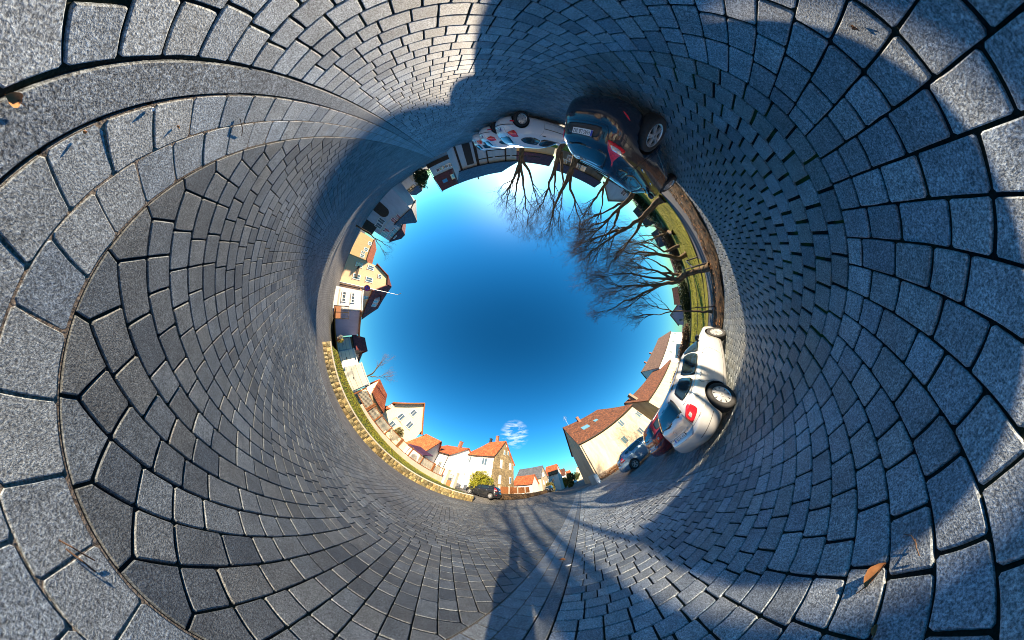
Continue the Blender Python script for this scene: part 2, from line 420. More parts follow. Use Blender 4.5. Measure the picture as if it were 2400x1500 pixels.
# one big sheet with finer cells near the square
def graded(lo, hi, brk, fine, coarse):
    out = []; v = lo
    while v < hi - 1e-6:
        out.append(v); v += fine if brk[0] <= v < brk[1] else coarse * (1 + 0.02 * max(abs(v) - 40, 0))
    out.append(hi); return out
gx = graded(-420, 420, (-36, 30), 1.2, 4.0); gy = graded(-420, 420, (-30, 36), 0.35, 4.0)
gx = sorted(set(gx + [-30.6, -30.2, 22.8, 23.2])); gy = sorted(set(gy + [-6.7, -6.3, 9.6, 9.9]))
gv = [(x, y, ground_z(x, y)) for y in gy for x in gx]
gf = [(j * len(gx) + i, j * len(gx) + i + 1, (j + 1) * len(gx) + i + 1, (j + 1) * len(gx) + i) for j in range(len(gy) - 1) for i in range(len(gx) - 1)]
tag(obj('ground', mesh('ground', gv, gf, True), M['farpave']), kind='structure')

# ---------------------------------------------------------------- paving stones
rs = random.Random(7)
def stone_loops(w, h, r, rnd, detail=2, rough=0.002):
    """outline of a rectangular stone of size w x h: chamfered corners, slightly uneven edges"""
    a, b = w / 2, h / 2
    if detail == 0: return [(-a, -b), (a, -b), (a, b), (-a, b)]
    pts = [(-a + r, -b), (a - r, -b), (a, -b + r), (a, b - r), (a - r, b), (-a + r, b), (-a, b - r), (-a, -b + r)]
    if detail >= 2:
        out = []
        for i, p in enumerate(pts):
            q = pts[(i + 1) % 8]; out.append(p)
            if i % 2 == 0: out.append(((p[0] + q[0]) / 2, (p[1] + q[1]) / 2))
        pts = out
    return [(x + rnd.uniform(-rough, rough), y + rnd.uniform(-rough, rough)) for x, y in pts]
def poly_stone(pts, r=0.006, dz=0.0, tilt=(0, 0), detail=2, depth=0.03):
    """3-ring stone from an outline; returns verts, faces"""
    n = len(pts); cx = sum(p[0] for p in pts) / n; cy = sum(p[1] for p in pts) / n
    def inset(p, k):
        dx, dy = cx - p[0], cy - p[1]; L = math.hypot(dx, dy) or 1
        return (p[0] + dx / L * k, p[1] + dy / L * k)
    def z(p, e): return e + dz + (p[0] - cx) * tilt[0] + (p[1] - cy) * tilt[1]
    if detail == 0:
        v = [(p[0], p[1], -0.02) for p in pts] + [(*inset(p, r), z(p, 0)) for p in pts]
        f = [(i, (i + 1) % n, n + (i + 1) % n, n + i) for i in range(n)] + [tuple(range(n, 2 * n))]
        return v, f
    v = [(p[0], p[1], -depth) for p in pts] + [(p[0], p[1], z(p, -r * 0.8)) for p in pts] + [(*inset(p, r), z(p, 0)) for p in pts]
    f = []
    for k in (0, 1):
        f += [(k * n + i, k * n + (i + 1) % n, (k + 1) * n + (i + 1) % n, (k + 1) * n + i) for i in range(n)]
    f.append(tuple(range(2 * n, 3 * n)))
    return v, f

class Paving:
    """a paved surface: up to `keep` largest-looking stones are objects of their own, the rest one joined part"""
    def __init__(s, root, mat, keep=295, r=0.0045, gaps=(0.008, 0.008)):
        s.root, s.mat, s.keep, s.r = root, mat, keep, r; s.items = []
    def add(s, cx, cy, w, h, ang, poly=None):
        s.items.append((math.hypot(cx, cy), cx, cy, w, h, ang, poly))
    def build(s, name='paving_stone', hide=None):
        s.items.sort(key=lambda i: i[0])
        def seen(i):      # stones outside the picture (below the camera) come last
            d = i[0]
            X = i[1] * CA - i[2] * SA; Y = i[1] * SA + i[2] * CA
            th = math.pi - math.atan2(d, EYE); r = R0 * math.tan(th / 2); k = r / max(d, 1e-6)
            return abs(X * k) < 1230 and abs(Y * k) < 780
        vis = [i for i in s.items if seen(i)]; un = [i for i in s.items if not seen(i)]
        solo, rest = vis[:s.keep], vis[s.keep:] + un
        rnd = random.Random(len(s.items))
        for d, cx, cy, w, h, ang, poly in solo:
            if poly: pts = [(p[0] - cx + rnd.uniform(-.0015, .0015), p[1] - cy + rnd.uniform(-.0015, .0015)) for p in poly]; a = 0
            else: pts = stone_loops(w, h, min(w, h) * 0.055, rnd); a = ang
            v, f = poly_stone(pts, s.r, rnd.uniform(-.002, .002), (rnd.uniform(-.012, .012), rnd.uniform(-.012, .012)))
            obj(name, mesh(name, v, f), s.mat, s.root, (cx, cy, 0), a)
        V, F, T = [], [], []
        for d, cx, cy, w, h, ang, poly in rest:
            det = 2 if d < 4.5 else (1 if d < 9 else 0)
            if poly: pts = [(p[0] - cx, p[1] - cy) for p in poly]; a = 0
            else: pts = stone_loops(w, h, min(w, h) * 0.055, rnd, det); a = ang
            v, f = poly_stone(pts, s.r, rnd.uniform(-.0025, .0025), (rnd.uniform(-.015, .015), rnd.uniform(-.015, .015)), det)
            c, q = math.cos(a), math.sin(a); n = len(V); t = rnd.random()
            V += [(cx + x * c - y * q, cy + x * q + y * c, z) for x, y, z in v]
            F += [tuple(n + i for i in ff) for ff in f]; T += [t] * len(f)
        if V:
            me = mesh(name, V, F)
            at_ = me.attributes.new('rnd', 'FLOAT', 'FACE'); at_.data.foreach_set('value', T)
            tag(obj(name, me, s.mat, s.root), kind='stuff')

def bed(name, x0, x1, y0, y1, z, mat):
    me = mesh(name, [(x0, y0, z), (x1, y0, z), (x1, y1, z), (x0, y1, z)], [(0, 1, 2, 3)])
    return tag(obj(name, me, mat), kind='structure')

S0, S1 = -30.0, 22.5
# ---- square: rows across, running bond ----------------------------------------
pav = bed('pavement', S0, S1, -1.965, 0.687, -0.012, M['joint'])
P = Paving(pav, M['apron'])
k0 = int(math.floor((S0 - 0.35) / 0.157)) + 1
for k in range(k0, int((S1 - 0.35) / 0.157)):
    s = 0.35 + 0.157 * k; t = 0.681
    left = 0.681 + 1.962
    first = True
    while left > 0.30:
        L = rs.choice((0.157, 0.197, 0.197, 0.236))
        if left - L < 0.11: break
        P.add(s + 0.0785, t - L / 2, 0.157 - 0.011, L - 0.016, 0)
        t -= L; left -= L
    # what is left closes the row with one or two stones
    n = 1 if left < 0.28 else 2
    for i in range(n):
        P.add(s + 0.0785, t - left / n * (i + .5), 0.146, left / n - 0.016, 0)
P.build('paving_stone')
# ---- single row of setts between the square and the parking bays ---------------
strip = bed('paving_strip', S0, S1, -2.14, -1.965, -0.017, M['joint_moss'])
P = Paving(strip, M['bay'])
for k in range(int((S1 - S0) / 0.205)):
    s = 0.053 + 0.205 * (k - int((0.053 - S0) / 0.205))
    P.add(s + 0.1025, -2.0525, 0.205 - 0.02, 0.162, 0)
P.build('paving_stone')
# ---- parking bays: rows along, wide mossy cross joints --------------------------
bay = bed('parking_bay', S0, S1, -6.5, -2.14, -0.019, M['joint_moss'])
P = Paving(bay, M['bay'])
nrow = 21
for j in range(nrow):
    t = -2.14 - 0.2055 * (j + 0.5)
    off = (j % 2) * 0.095 + rs.uniform(-0.006, 0.006)
    for k in range(int((S1 - S0 - .2) / 0.193)):
        s = S0 + 0.02 + off + 0.193 * k
        P.add(s + 0.0965, t, 0.193 - 0.030 + rs.uniform(-.004, .004), 0.2055 - 0.011, 0)
P.build('paving_stone')
# ---- kerb and gutter -------------------------------------------------------------
kerb = bed('kerb', S0, S1, 0.687, 0.851, -0.017, M['joint'])
P = Paving(kerb, M['kerb'], r=0.004)
for k in range(int((S1 - S0) / 1.5)):
    s = -1.70 + 1.5 * (k - int((-1.70 - S0) / 1.5))
    P.add(s + 0.75, 0.766, 1.496, 0.146, 0)
P.build('kerbstone')
gut = bed('gutter', S0, S1, 0.851, 1.268, -0.0035, M['mortar'])
P = Paving(gut, M['gutter'], r=0.003)
for row, (a, b, s0) in enumerate(((0.851, 1.050, -0.815), (1.050, 1.262, -0.92))):
    for k in range(int((S1 - S0) / 0.2025) - 1):
        s = s0 + 0.2025 * (k - int((s0 - S0) / 0.2025))
        P.add(s + 0.101, (a + b) / 2, 0.2025 - 0.009, b - a - 0.009, 0)
P.build('gutter_slab')
# ---- road: bands of diagonal bond, turned about every two metres, mitred stones at the edge -
road = bed('road', S0, S1, 1.268, 9.85, -0.012, M['joint'])
P = Paving(road, M['roadstone'])
p = 0.1852; q = p / math.sqrt(2)
T0 = 1.345                           # teeth line
nmax = int((9.85 - T0) / q)          # diagonal cell index counts steps of q in t
s_ph = -0.855
def cell_xy(a, b):                   # lattice corner: a steps along (1,1), b steps along (-1,1)
    return (s_ph + (a - b) * q, T0 + (a + b) * q)
bands = [(0, 12, 0), (12, 27, 1), (27, 44, 0), (44, nmax + 3, 1)]
g = 0.0125
def emit(a0, a1, b0, b1):
    """stone covering lattice a0..a1 by b0..b1"""
    (x0, y0), (x1, y1) = cell_xy(a0, b0), cell_xy(a1, b1)
    cx, cy = (x0 + x1) / 2, (y0 + y1) / 2
    if not (S0 + .2 < cx < S1 - .2) or cy > 9.74: return
    P.add(cx, cy, (a1 - a0) * p - g, (b1 - b0) * p - g, math.pi / 4)
amin = int((S0 - s_ph) / q) // 2 - 60; amax = int((S1 - s_ph) / q) // 2 + 60
for lo, hi, typ in bands:
    # cells with lo <= a+b < hi ; centre row index a+b
    for j in range(amin - 40, amax + 40):
        # rows of constant b (typ 0, running along a) or constant a (typ 1, running along b)
        c0, c1 = lo - j, hi - j
        xm = s_ph + ((c0 - j) if typ == 0 else (j - c0)) * q
        if not (S0 - 4 < xm < S1 + 4): continue
        c = c0
        while c < c1 - 1e-6:
            L = rs.choice((1.0, 1.0, 1.25, 1.5))
            if c1 - (c + L) < 0.9: L = c1 - c
            if L > 1.6: L = (c1 - c) / 2
            if typ == 0: emit(c, c + L, j, j + 1)
            else: emit(j, j + 1, c, c + L)
            c += L
# pentagon stones along the gutter
for k in range(int((S1 - S0) / (2 * q)) - 1):
    s = s_ph + 2 * q * (k - int((s_ph - S0) / (2 * q))); h = g / 2
    # the lattice starts with cells a+b = 0, whose lower corners are the teeth: apex between two corners
    poly = [(s + h, 1.275), (s + 2 * q - h, 1.275), (s + 2 * q - h, T0 - h * .6), (s + q, T0 + q - h * 1.5), (s + h, T0 - h * .6)]
    cx = sum(p_[0] for p_ in poly) / 5; cy = sum(p_[1] for p_ in poly) / 5
    P.add(cx, cy, 0, 0, 0, poly)
P.build('paving_stone')
rk = bed('road_edge', S0, S1, 9.85, 10.0, -0.004, M['mortar'])
P = Paving(rk, M['gutter'], keep=60, r=0.004)
for k in range(int((S1 - S0) / 0.5)): P.add(S0 + 0.5 * k + 0.25, 9.925, 0.49, 0.145, 0)
P.build('kerbstone')

# ---------------------------------------------------------------- cars
def car_paint(name, col, metal=0.0, rough=0.3):
    m, nt, b = base_mat(name, rough, metal, 0.5, 0.7)
    g = nd(nt, 'ShaderNodeNewGeometry'); n = nd(nt, 'ShaderNodeTexNoise', i_Scale=3.0, i_Detail=6.0)
    nt.links.new(g.outputs['Position'], n.inputs['Vector'])
    sp = nd(nt, 'ShaderNodeSeparateXYZ'); nt.links.new(g.outputs['Position'], sp.inputs[0])
    mr = nd(nt, 'ShaderNodeMapRange'); nt.links.new(sp.outputs[2], mr.inputs[0]); mr.inputs[1].default_value = 0.15; mr.inputs[2].default_value = 0.55
    mr.inputs[3].default_value = 0.38; mr.inputs[4].default_value = 0.05
    dm = nd(nt, 'ShaderNodeMath', operation='MULTIPLY'); nt.links.new(mr.outputs[0], dm.inputs[0]); nt.links.new(n.outputs[0], dm.inputs[1])
    mx = nd(nt, 'ShaderNodeMixRGB'); nt.links.new(dm.outputs[0], mx.inputs[0]); mx.inputs[1].default_value = (*col, 1); mx.inputs[2].default_value = (0.16, 0.13, 0.10, 1)
    nt.links.new(mx.outputs[0], b.inputs['Base Color'])
    r2 = nd(nt, 'ShaderNodeMath', operation='MULTIPLY_ADD'); nt.links.new(n.outputs[0], r2.inputs[0]); r2.inputs[1].default_value = 0.18; r2.inputs[2].default_value = rough - 0.08
    nt.links.new(r2.outputs[0], b.inputs['Roughness'])
    return m
M['silver'] = car_paint('silver_paint', (0.60, 0.60, 0.58), 0.45, 0.32)
M['navy'] = car_paint('dark_blue_paint', (0.012, 0.018, 0.032), 0.2, 0.16)
M['carwhite'] = car_paint('white_car_paint', (0.70, 0.70, 0.70), 0.0, 0.25)
M['maroon'] = car_paint('maroon_paint', (0.14, 0.012, 0.02), 0.2, 0.2)
M['bluesilver'] = car_paint('blue_silver_paint', (0.22, 0.33, 0.44), 0.4, 0.28)
M['blackcar'] = car_paint('black_car_paint', (0.010, 0.012, 0.016), 0.2, 0.15)
M['redlens'] = plain('red_lens', (0.80, 0.012, 0.02), 0.12, 0, 0.8, coat=0.8, noise=0.25, scale=30)
M['clearlens'] = plain('clear_lens', (0.55, 0.55, 0.55), 0.1, 0.4, 0.8, coat=0.8, noise=0.3, scale=30)
M['plate'] = plain('plate_white', (0.78, 0.78, 0.76), 0.4, noise=0.02)
M['plateblue'] = plain('plate_blue', (0.01, 0.05, 0.45), 0.4)
M['ink'] = plain('plate_ink', (0.01, 0.01, 0.012), 0.5)
M['rim'] = plain('wheel_silver', (0.55, 0.55, 0.54), 0.3, 0.6, noise=0.1)
M['rimdark'] = plain('wheel_dark', (0.05, 0.05, 0.055), 0.3, 0.7)
M['tyre'] = plain('tyre_rubber', (0.018, 0.018, 0.018), 0.8, noise=0.35, scale=25)

def lerp_table(tab, z):
    if z <= tab[0][0]: return tab[0][1:]
    for a, b in zip(tab, tab[1:]):
        if z <= b[0]:
            k = (z - a[0]) / (b[0] - a[0])
            return tuple(x + (y - x) * k for x, y in zip(a[1:], b[1:]))
    return tab[-1][1:]
def smooth_table(tab):
    """Catmull-Rom refinement of the slice table"""
    out = []
    for i in range(len(tab) - 1):
        p0 = tab[max(i - 1, 0)]; p1 = tab[i]; p2 = tab[i + 1]; p3 = tab[min(i + 2, len(tab) - 1)]
        n = 4
        for j in range(n):
            t = j / n
            v = [p1[0] + (p2[0] - p1[0]) * t]
            for c in range(1, len(p1)):
                h = (p2[0] - p1[0])
                m1 = (p2[c] - p0[c]) / max(p2[0] - p0[0], 1e-6) * h; m2 = (p3[c] - p1[c]) / max(p3[0] - p1[0], 1e-6) * h
                t2, t3 = t * t, t * t * t
                v.append((2*t3 - 3*t2 + 1) * p1[c] + (t3 - 2*t2 + t) * m1 + (-2*t3 + 3*t2) * p2[c] + (t3 - t2) * m2)
            out.append(tuple(v))
    out.append(tab[-1]); return out

class Car:
    def __init__(s, spec):
        s.sp = spec; s.tab = smooth_table(spec['slices'])
    def S(s, phi, z):
        xr, xf, w, n = lerp_table(s.tab, z)
        xc, a = (xr + xf) / 2, (xf - xr) / 2
        c, q = math.cos(phi), math.sin(phi); e = 2.0 / n
        x = xc + a * math.copysign(abs(c) ** e, c); y = w * math.copysign(abs(q) ** e, q)
        return Vector((x, y, z))
    def N(s, phi, z):
        d = 0.01
        a = s.S(phi + d, z) - s.S(phi - d, z); b = s.S(phi, min(z + d, s.tab[-1][0])) - s.S(phi, z - d)
        n = a.cross(b)
        return n.normalized() if n.length > 1e-9 else Vector((0, 0, 1))
    def phi_x(s, x, z, side):      # side +1 left, -1 right
        xr, xf, w, n = lerp_table(s.tab, z)
        k = max(-1, min(1, (x - (xr + xf) / 2) / ((xf - xr) / 2)))
        return side * math.acos(math.copysign(abs(k) ** (n / 2.0), k))
    def phi_y(s, y, z, rear=True):
        xr, xf, w, n = lerp_table(s.tab, z)
        k = max(-1, min(1, y / w))
        a = math.asin(math.copysign(abs(k) ** (n / 2.0), k))
        return math.pi - a if rear else a
    def pz(s, pt):
        k, a, z = pt
        if k == 'L': p = s.phi_x(a, z, 1)
        elif k == 'R': p = s.phi_x(a, z, -1)
        elif k == 'B': p = s.phi_y(a, z, True)
        else: p = s.phi_y(a, z, False)
        if k in 'LB' and p < 0: p += 2 * math.pi
        return (p, z)
    def patch(s, name, pts, off, mat, parent, rings=5, sub=4, wrap=0):
        """raised skin over the body surface inside a polygon"""
        q = [s.pz(p) for p in pts]
        if wrap:                       # bring angles to one branch
            ref = q[0][0]; q = [((p + math.pi - ref) % (2 * math.pi) - math.pi + ref, z) for p, z in q]
        pp = []
        for i, a in enumerate(q):
            b = q[(i + 1) % len(q)]
            for k in range(sub):
                t = k / sub; pp.append((a[0] + (b[0] - a[0]) * t, a[1] + (b[1] - a[1]) * t))
        # soften the corners
        m = len(pp); pp = [tuple((pp[i - 1][c] + 4 * pp[i][c] + pp[(i + 1) % m][c]) / 6 for c in (0, 1)) for i in range(m)]
        cx = sum(p[0] for p in pp) / m; cz = sum(p[1] for p in pp) / m
        V, F = [], []
        def P(p, o): return s.S(*p) + s.N(*p) * o
        for p in pp: V.append(P(p, -0.01))
        for r in range(rings):
            k = 1 - r / rings
            for p in pp:
                V.append(P((cx + (p[0] - cx) * k, cz + (p[1] - cz) * k), off))
        V.append(P((cx, cz), off)); nR = rings + 1
        for r in range(nR - 1):
            for i in range(m):
                j = (i + 1) % m; F.append((r * m + i, r * m + j, (r + 1) * m + j, (r + 1) * m + i))
        for i in range(m): F.append(((nR - 1) * m + i, (nR - 1) * m + (i + 1) % m, len(V) - 1))
        return obj(name, mesh(name, V, F, True), mat, parent)
    def line(s, name, pts, wid, mat, parent, off=0.002, wrap=0):
        q = [s.pz(p) for p in pts]
        if wrap:
            ref = q[0][0]; q = [((p + math.pi - ref) % (2 * math.pi) - math.pi + ref, z) for p, z in q]
        mb = MB(); L = []
        for a, b in zip(q, q[1:]):
            n = 8
            for k in range(n): L.append((a[0] + (b[0] - a[0]) * k / n, a[1] + (b[1] - a[1]) * k / n))
        L.append(q[-1])
        mb.tube([s.S(*p) + s.N(*p) * off for p in L], wid, 4)
        return mb.build(name, mat, parent)
    def build(s, name, label, cat, group, loc, rz, hub='spoke'):
        sp = s.sp; root = empty(name, loc, rz, label, cat, group)
        # body shell
        nphi = 72; V, F = [], []
        zs = [t[0] for t in s.tab]
        for z in zs:
            for i in range(nphi):
                V.append(s.S(2 * math.pi * (i + 0.5) / nphi, z))
        for r in range(len(zs) - 1):
            for i in range(nphi):
                j = (i + 1) % nphi; F.append((r * nphi + i, r * nphi + j, (r + 1) * nphi + j, (r + 1) * nphi + i))
        F.append(tuple(range(nphi - 1, -1, -1))); F.append(tuple((len(zs) - 1) * nphi + i for i in range(nphi)))
        me = mesh('body', V, F, True)
        body = obj('body', me, [sp['paint'], M['black']], root)
        # cut the wheel arches
        rw = sp['rw']; cut = MB()
        for xa in (sp['xra'], sp['xfa']):
            for sd in (-1, 1):
                n = 32; c0 = [(xa + (rw + .045) * math.cos(2 * math.pi * k / n), sd * (sp['w'] - .30), rw + .01 + (rw + .045) * math.sin(2 * math.pi * k / n)) for k in range(n)]
                c1 = [(x, sd * (sp['w'] + .12), z) for x, y, z in c0]
                if sd > 0: c0, c1 = c1, c0
                cut.prism(c0, c1)
        cm = mesh('cut', cut.v, cut.f); co = bpy.data.objects.new('cut', cm); C.objects.link(co); co.matrix_world = Matrix.Translation((0, 0, 0))
        cm.materials.append(M['black']); cm.materials.append(M['black'])
        cm.polygons.foreach_set('material_index', [1] * len(cm.polygons))
        tmp = bpy.data.objects.new('tmpbody', me.copy()); C.objects.link(tmp)
        bo = tmp.modifiers.new('b', 'BOOLEAN'); bo.operation = 'DIFFERENCE'; bo.solver = 'EXACT'; bo.object = co
        dg = bpy.context.evaluated_depsgraph_get(); dg.update()
        me2 = bpy.data.meshes.new_from_object(tmp.evaluated_get(dg)); me2.name = 'body'
        bpy.data.objects.remove(tmp); bpy.data.objects.remove(co)
        body.data = me2
        if len(me2.polygons) < 100: body.data = me
        for a in me2.polygons: a.use_smooth = a.material_index == 0
        # wheels
        for xa in (sp['xra'], sp['xfa']):
            for sd in (-1, 1):
                s.wheel(root, xa, sd, rw, hub if not (isinstance(hub, dict)) else hub[xa])
        return root, body
    def wheel(s, root, xa, sd, rw, style):
        yo = sd * (s.sp['w'] - 0.015); tw = 0.20
        prof = [(rw * .66, 0.0), (rw * .70, 0.012), (rw * .86, 0.014), (rw * .96, 0.004), (rw * .995, -0.03), (rw, -0.06), (rw, -tw + .06), (rw * .97, -tw + .01), (rw * .7, -tw)]
        V, F = [], []; n = 36
        for r, d in prof:
            for k in range(n):
                a = 2 * math.pi * k / n; V.append((r * math.cos(a), sd * d, r * math.sin(a)))
        for i in range(len(prof) - 1):
            for k in range(n):
                q = (k + 1) % n; f = (i * n + k, i * n + q, (i + 1) * n + q, (i + 1) * n + k); F.append(f if sd < 0 else f[::-1])
        w = empty('wheel', (xa, yo, rw)); w.parent = root
        obj('tyre', mesh('tyre', V, F, True), M['tyre'], w)
        # recessed dark disc, rim lip, spokes, cap
        d = MB(); R = rw * .66
        d.prism([(R * 1.02 * math.cos(2 * math.pi * k / 32), sd * -0.05, R * 1.02 * math.sin(2 * math.pi * k / 32)) for k in range(32)],
                [(R * 1.02 * math.cos(2 * math.pi * k / 32), sd * -0.06, R * 1.02 * math.sin(2 * math.pi * k / 32)) for k in range(32)])
        d.build('brake_disc', M['blacktrim'], w)
        r = MB(); nn = 32; lip = [(R * 1.0, 0.004), (R * .97, 0.010), (R * .90, -0.002), (R * .88, -0.03)]
        base = 0
        for rr, dd in lip:
            for k in range(nn): a = 2 * math.pi * k / nn; r.v.append(Vector((rr * math.cos(a), sd * dd, rr * math.sin(a))))
        for i in range(len(lip) - 1):
            for k in range(nn):
                q = (k + 1) % nn; r.f.append((i * nn + k, i * nn + q, (i + 1) * nn + q, (i + 1) * nn + k))
        ns = {'spoke': 5, 'cap9': 9, 'cap8': 8, 'y5': 5}.get(style, 7)
        for k in range(ns):
            a = 2 * math.pi * k / ns
            subs = [(a, .5)] if style in ('cap9', 'cap8') else [(a - .16, .22), (a + .16, .22)]
            for aa, wf in subs:
                w0 = R * (.16 if style in ('cap9', 'cap8') else .085); w1 = R * (.10 if style in ('cap9', 'cap8') else .06)
                if style in ('cap9', 'cap8'): w1 = R * .30 * 9 / ns * .75
                ca, sa = math.cos(aa), math.sin(aa)
                def pt(rad, off, y): return (rad * ca - off * sa, sd * y, rad * sa + off * ca)
                a0 = [pt(R * .2, -w0, .004), pt(R * .93, -w1, -.004), pt(R * .93, w1, -.004), pt(R * .2, w0, .004)]
                b0 = [pt(R * .2, -w0, -.03), pt(R * .93, -w1, -.035), pt(R * .93, w1, -.035), pt(R * .2, w0, -.03)]
                r.prism(b0, a0)
        r.prism([(R * .3 * math.cos(2 * math.pi * k / 20), sd * -0.02, R * .3 * math.sin(2 * math.pi * k / 20)) for k in range(20)],
                [(R * .27 * math.cos(2 * math.pi * k / 20), sd * 0.012, R * .27 * math.sin(2 * math.pi * k / 20)) for k in range(20)])
        r.build('rim', M['rimdark'] if style == 'dark' else M['rim'], w)
        h = MB(); h.prism([(R * .13 * math.cos(2 * math.pi * k / 14), sd * .010, R * .13 * math.sin(2 * math.pi * k / 14)) for k in range(14)],
                          [(R * .12 * math.cos(2 * math.pi * k / 14), sd * .017, R * .12 * math.sin(2 * math.pi * k / 14)) for k in range(14)])
        h.build('hub_cap', M['metal'], w)
    def text(s, name, txt, size, y, z, mat, parent, off, rear=True, xw=None):
        cu = bpy.data.curves.new(name, 'FONT'); cu.body = txt; cu.size = size; cu.align_x = 'CENTER'; cu.align_y = 'CENTER'; cu.extrude = 0.001
        t = bpy.data.objects.new('tmp', cu); C.objects.link(t)
        dg = bpy.context.evaluated_depsgraph_get(); me = bpy.data.meshes.new_from_object(t.evaluated_get(dg)); bpy.data.objects.remove(t)
        ph = s.pz(('B', y, z))[0]; p = s.S(ph, z); n = s.N(ph, z)
        n = Vector((-abs(n.x), 0, n.z * 0.5)).normalized()
        X = Vector((0, -1, 0)); Z = n; Y = Z.cross(X)
        if xw: sx = xw / max(me.vertices, key=lambda v: v.co.x).co.x / 2
        else: sx = 1
        for v in me.vertices: v.co = p + n * off + X * v.co.x * sx + Y * v.co.y + Z * v.co.z
        me.name = name
        return obj(name, me, mat, parent)
    def plate(s, root, y, z, txt, off=0.012, wid=0.52, hgt=0.115):
        ph = s.pz(('B', y, z))[0]; p = s.S(ph, z); n = s.N(ph, z); n = Vector((-abs(n.x), 0, n.z * 0.5)).normalized()
        X = Vector((0, -1, 0)); Y = n.cross(X)
        mb = MB(); mb.box(p + n * (off * .5), X, Y, n, wid / 2, hgt / 2, off * .6)
        fr = MB(); fr.box(p + n * (off * .4), X, Y, n, wid / 2 + .012, hgt / 2 + .012, off * .6)
        pl = mb.build('number_plate', M['plate'], root)
        fr.build('plate_holder', M['blacktrim'], root)
        bb = MB(); bb.box(p + n * (off * 1.12) - X * (wid / 2 - .022), X, Y, n, .021, hgt / 2 - .004, .0012); bb.build('blue_band', M['plateblue'], pl)
        t = s.text('plate_lettering', txt, hgt * 0.98, y, z, M['ink'], pl, off * 1.15, xw=wid - .085)
        for v in t.data.vertices: v.co.y -= 0.018
        bm = bmesh.new(); bm.from_mesh(t.data); todo = set(bm.verts); bpy.data.objects.remove(t)
        while todo:                      # one part per character
            st = [todo.pop()]; isl = set(st)
            while st:
                for e in st.pop().link_edges:
                    for v in e.verts:
                        if v not in isl: isl.add(v); st.append(v)
            todo -= isl; ix = {v: i for i, v in enumerate(isl)}
            obj('letter', mesh('letter', [v.co.copy() for v in ix], [[ix[v] for v in f.verts] for f in bm.faces if f.verts[0] in isl]), M['ink'], pl)
        bm.free()

def side_glass(car, root, polys, sides=('L', 'R'), mat=None):
    for sd in sides:
        for i, (nm, poly) in enumerate(polys):
            seal = car.patch('window_seal', [(sd, x, z) for x, z in grow(poly, 0.022)], 0.003, M['blacktrim'], root)
            g = car.patch(nm, [(sd, x, z) for x, z in poly], 0.006, mat or M['carglass'], root)
def grow(poly, k):
    cx = sum(p[0] for p in poly) / len(poly); cz = sum(p[1] for p in poly) / len(poly)
    out = []
    for x, z in poly:
        d = math.hypot(x - cx, z - cz); out.append((x + (x - cx) / d * k * 1.3, z + (z - cz) / d * k))
    return out
def mirror(car, root, x, z, mat):
    for sd in (-1, 1):
        ph = car.phi_x(x, z, sd); p = car.S(ph, z)
        V, F = [], []; c = p + Vector((0, sd * 0.12, 0.03)); nu, nv = 12, 8
        for j in range(nv + 1):
            for i in range(nu):
                a = 2 * math.pi * i / nu; b = math.pi * j / nv
                V.append(c + Vector((0.07 * math.cos(b), 0.115 * math.sin(b) * math.cos(a), 0.075 * math.sin(b) * math.sin(a))))
        for j in range(nv):
            for i in range(nu): F.append((j * nu + i, j * nu + (i + 1) % nu, (j + 1) * nu + (i + 1) % nu, (j + 1) * nu + i))
        m = obj('wing_mirror', mesh('wing_mirror', V, F, True), mat, root)
        k = MB(); k.tube([p - Vector((0, sd * .02, 0)), c], [.03, .025], 6); k.build('mirror_arm', M['blacktrim'], m)
def handle(car, root, x, z, sides, mat):
    for sd in sides:
        car.patch('door_handle', [(sd, x - .09, z - .018), (sd, x + .09, z - .018), (sd, x + .09, z + .018), (sd, x - .09, z + .018)], 0.028, mat, root, rings=3, sub=3)

# silver estate: rear row (rear face at local -x)
wagon = dict(paint=M['silver'], w=0.875, rw=0.325, xra=-1.32, xfa=1.38, slices=[
    (.17, -2.00, 2.05, .74, 4.5), (.22, -2.14, 2.18, .80, 4.5), (.32, -2.24, 2.29, .85, 4.6), (.45, -2.275, 2.34, .872, 4.6), (.56, -2.275, 2.32, .878, 4.6),
    (.62, -2.24, 2.27, .880, 4.8), (.66, -2.195, 2.22, .880, 5), (.74, -2.185, 2.06, .878, 5), (.82, -2.175, 1.80, .872, 5), (.90, -2.16, 1.48, .862, 5.2),
    (.96, -2.14, 1.20, .846, 5.4), (1.02, -2.11, 1.06, .822, 5.4), (1.12, -2.04, .90, .785, 5.4), (1.24, -1.95, .70, .735, 5.4), (1.34, -1.86, .50, .69, 5.2),
    (1.41, -1.78, .30, .65, 5), (1.46, -1.66, .08, .60, 4.4), (1.485, -1.50, -.12, .53, 4), (1.50, -1.2, -.35, .38, 3.5), (1.505, -.9, -.6, .12, 3)])
hatch = dict(paint=M['navy'], w=0.885, rw=0.325, xra=-1.27, xfa=1.38, slices=[
    (.17, -1.84, 1.98, .74, 4), (.22, -1.98, 2.10, .80, 4), (.32, -2.07, 2.18, .86, 4), (.45, -2.10, 2.21, .882, 4), (.56, -2.10, 2.20, .885, 4.2),
    (.64, -2.07, 2.15, .888, 4.4), (.70, -2.02, 2.08, .888, 4.6), (.78, -1.995, 1.92, .885, 4.6), (.86, -1.975, 1.68, .878, 4.8), (.94, -1.95, 1.32, .862, 5),
    (1.00, -1.91, 1.05, .835, 5), (1.06, -1.86, .92, .80, 5), (1.16, -1.76, .76, .755, 5), (1.26, -1.64, .58, .705, 4.8), (1.34, -1.52, .40, .66, 4.6),
    (1.40, -1.40, .22, .61, 4.4), (1.44, -1.26, .04, .55, 4.2), (1.465, -1.06, -.16, .46, 4), (1.48, -.85, -.4, .28, 3.5), (1.483, -.7, -.55, .1, 3)])
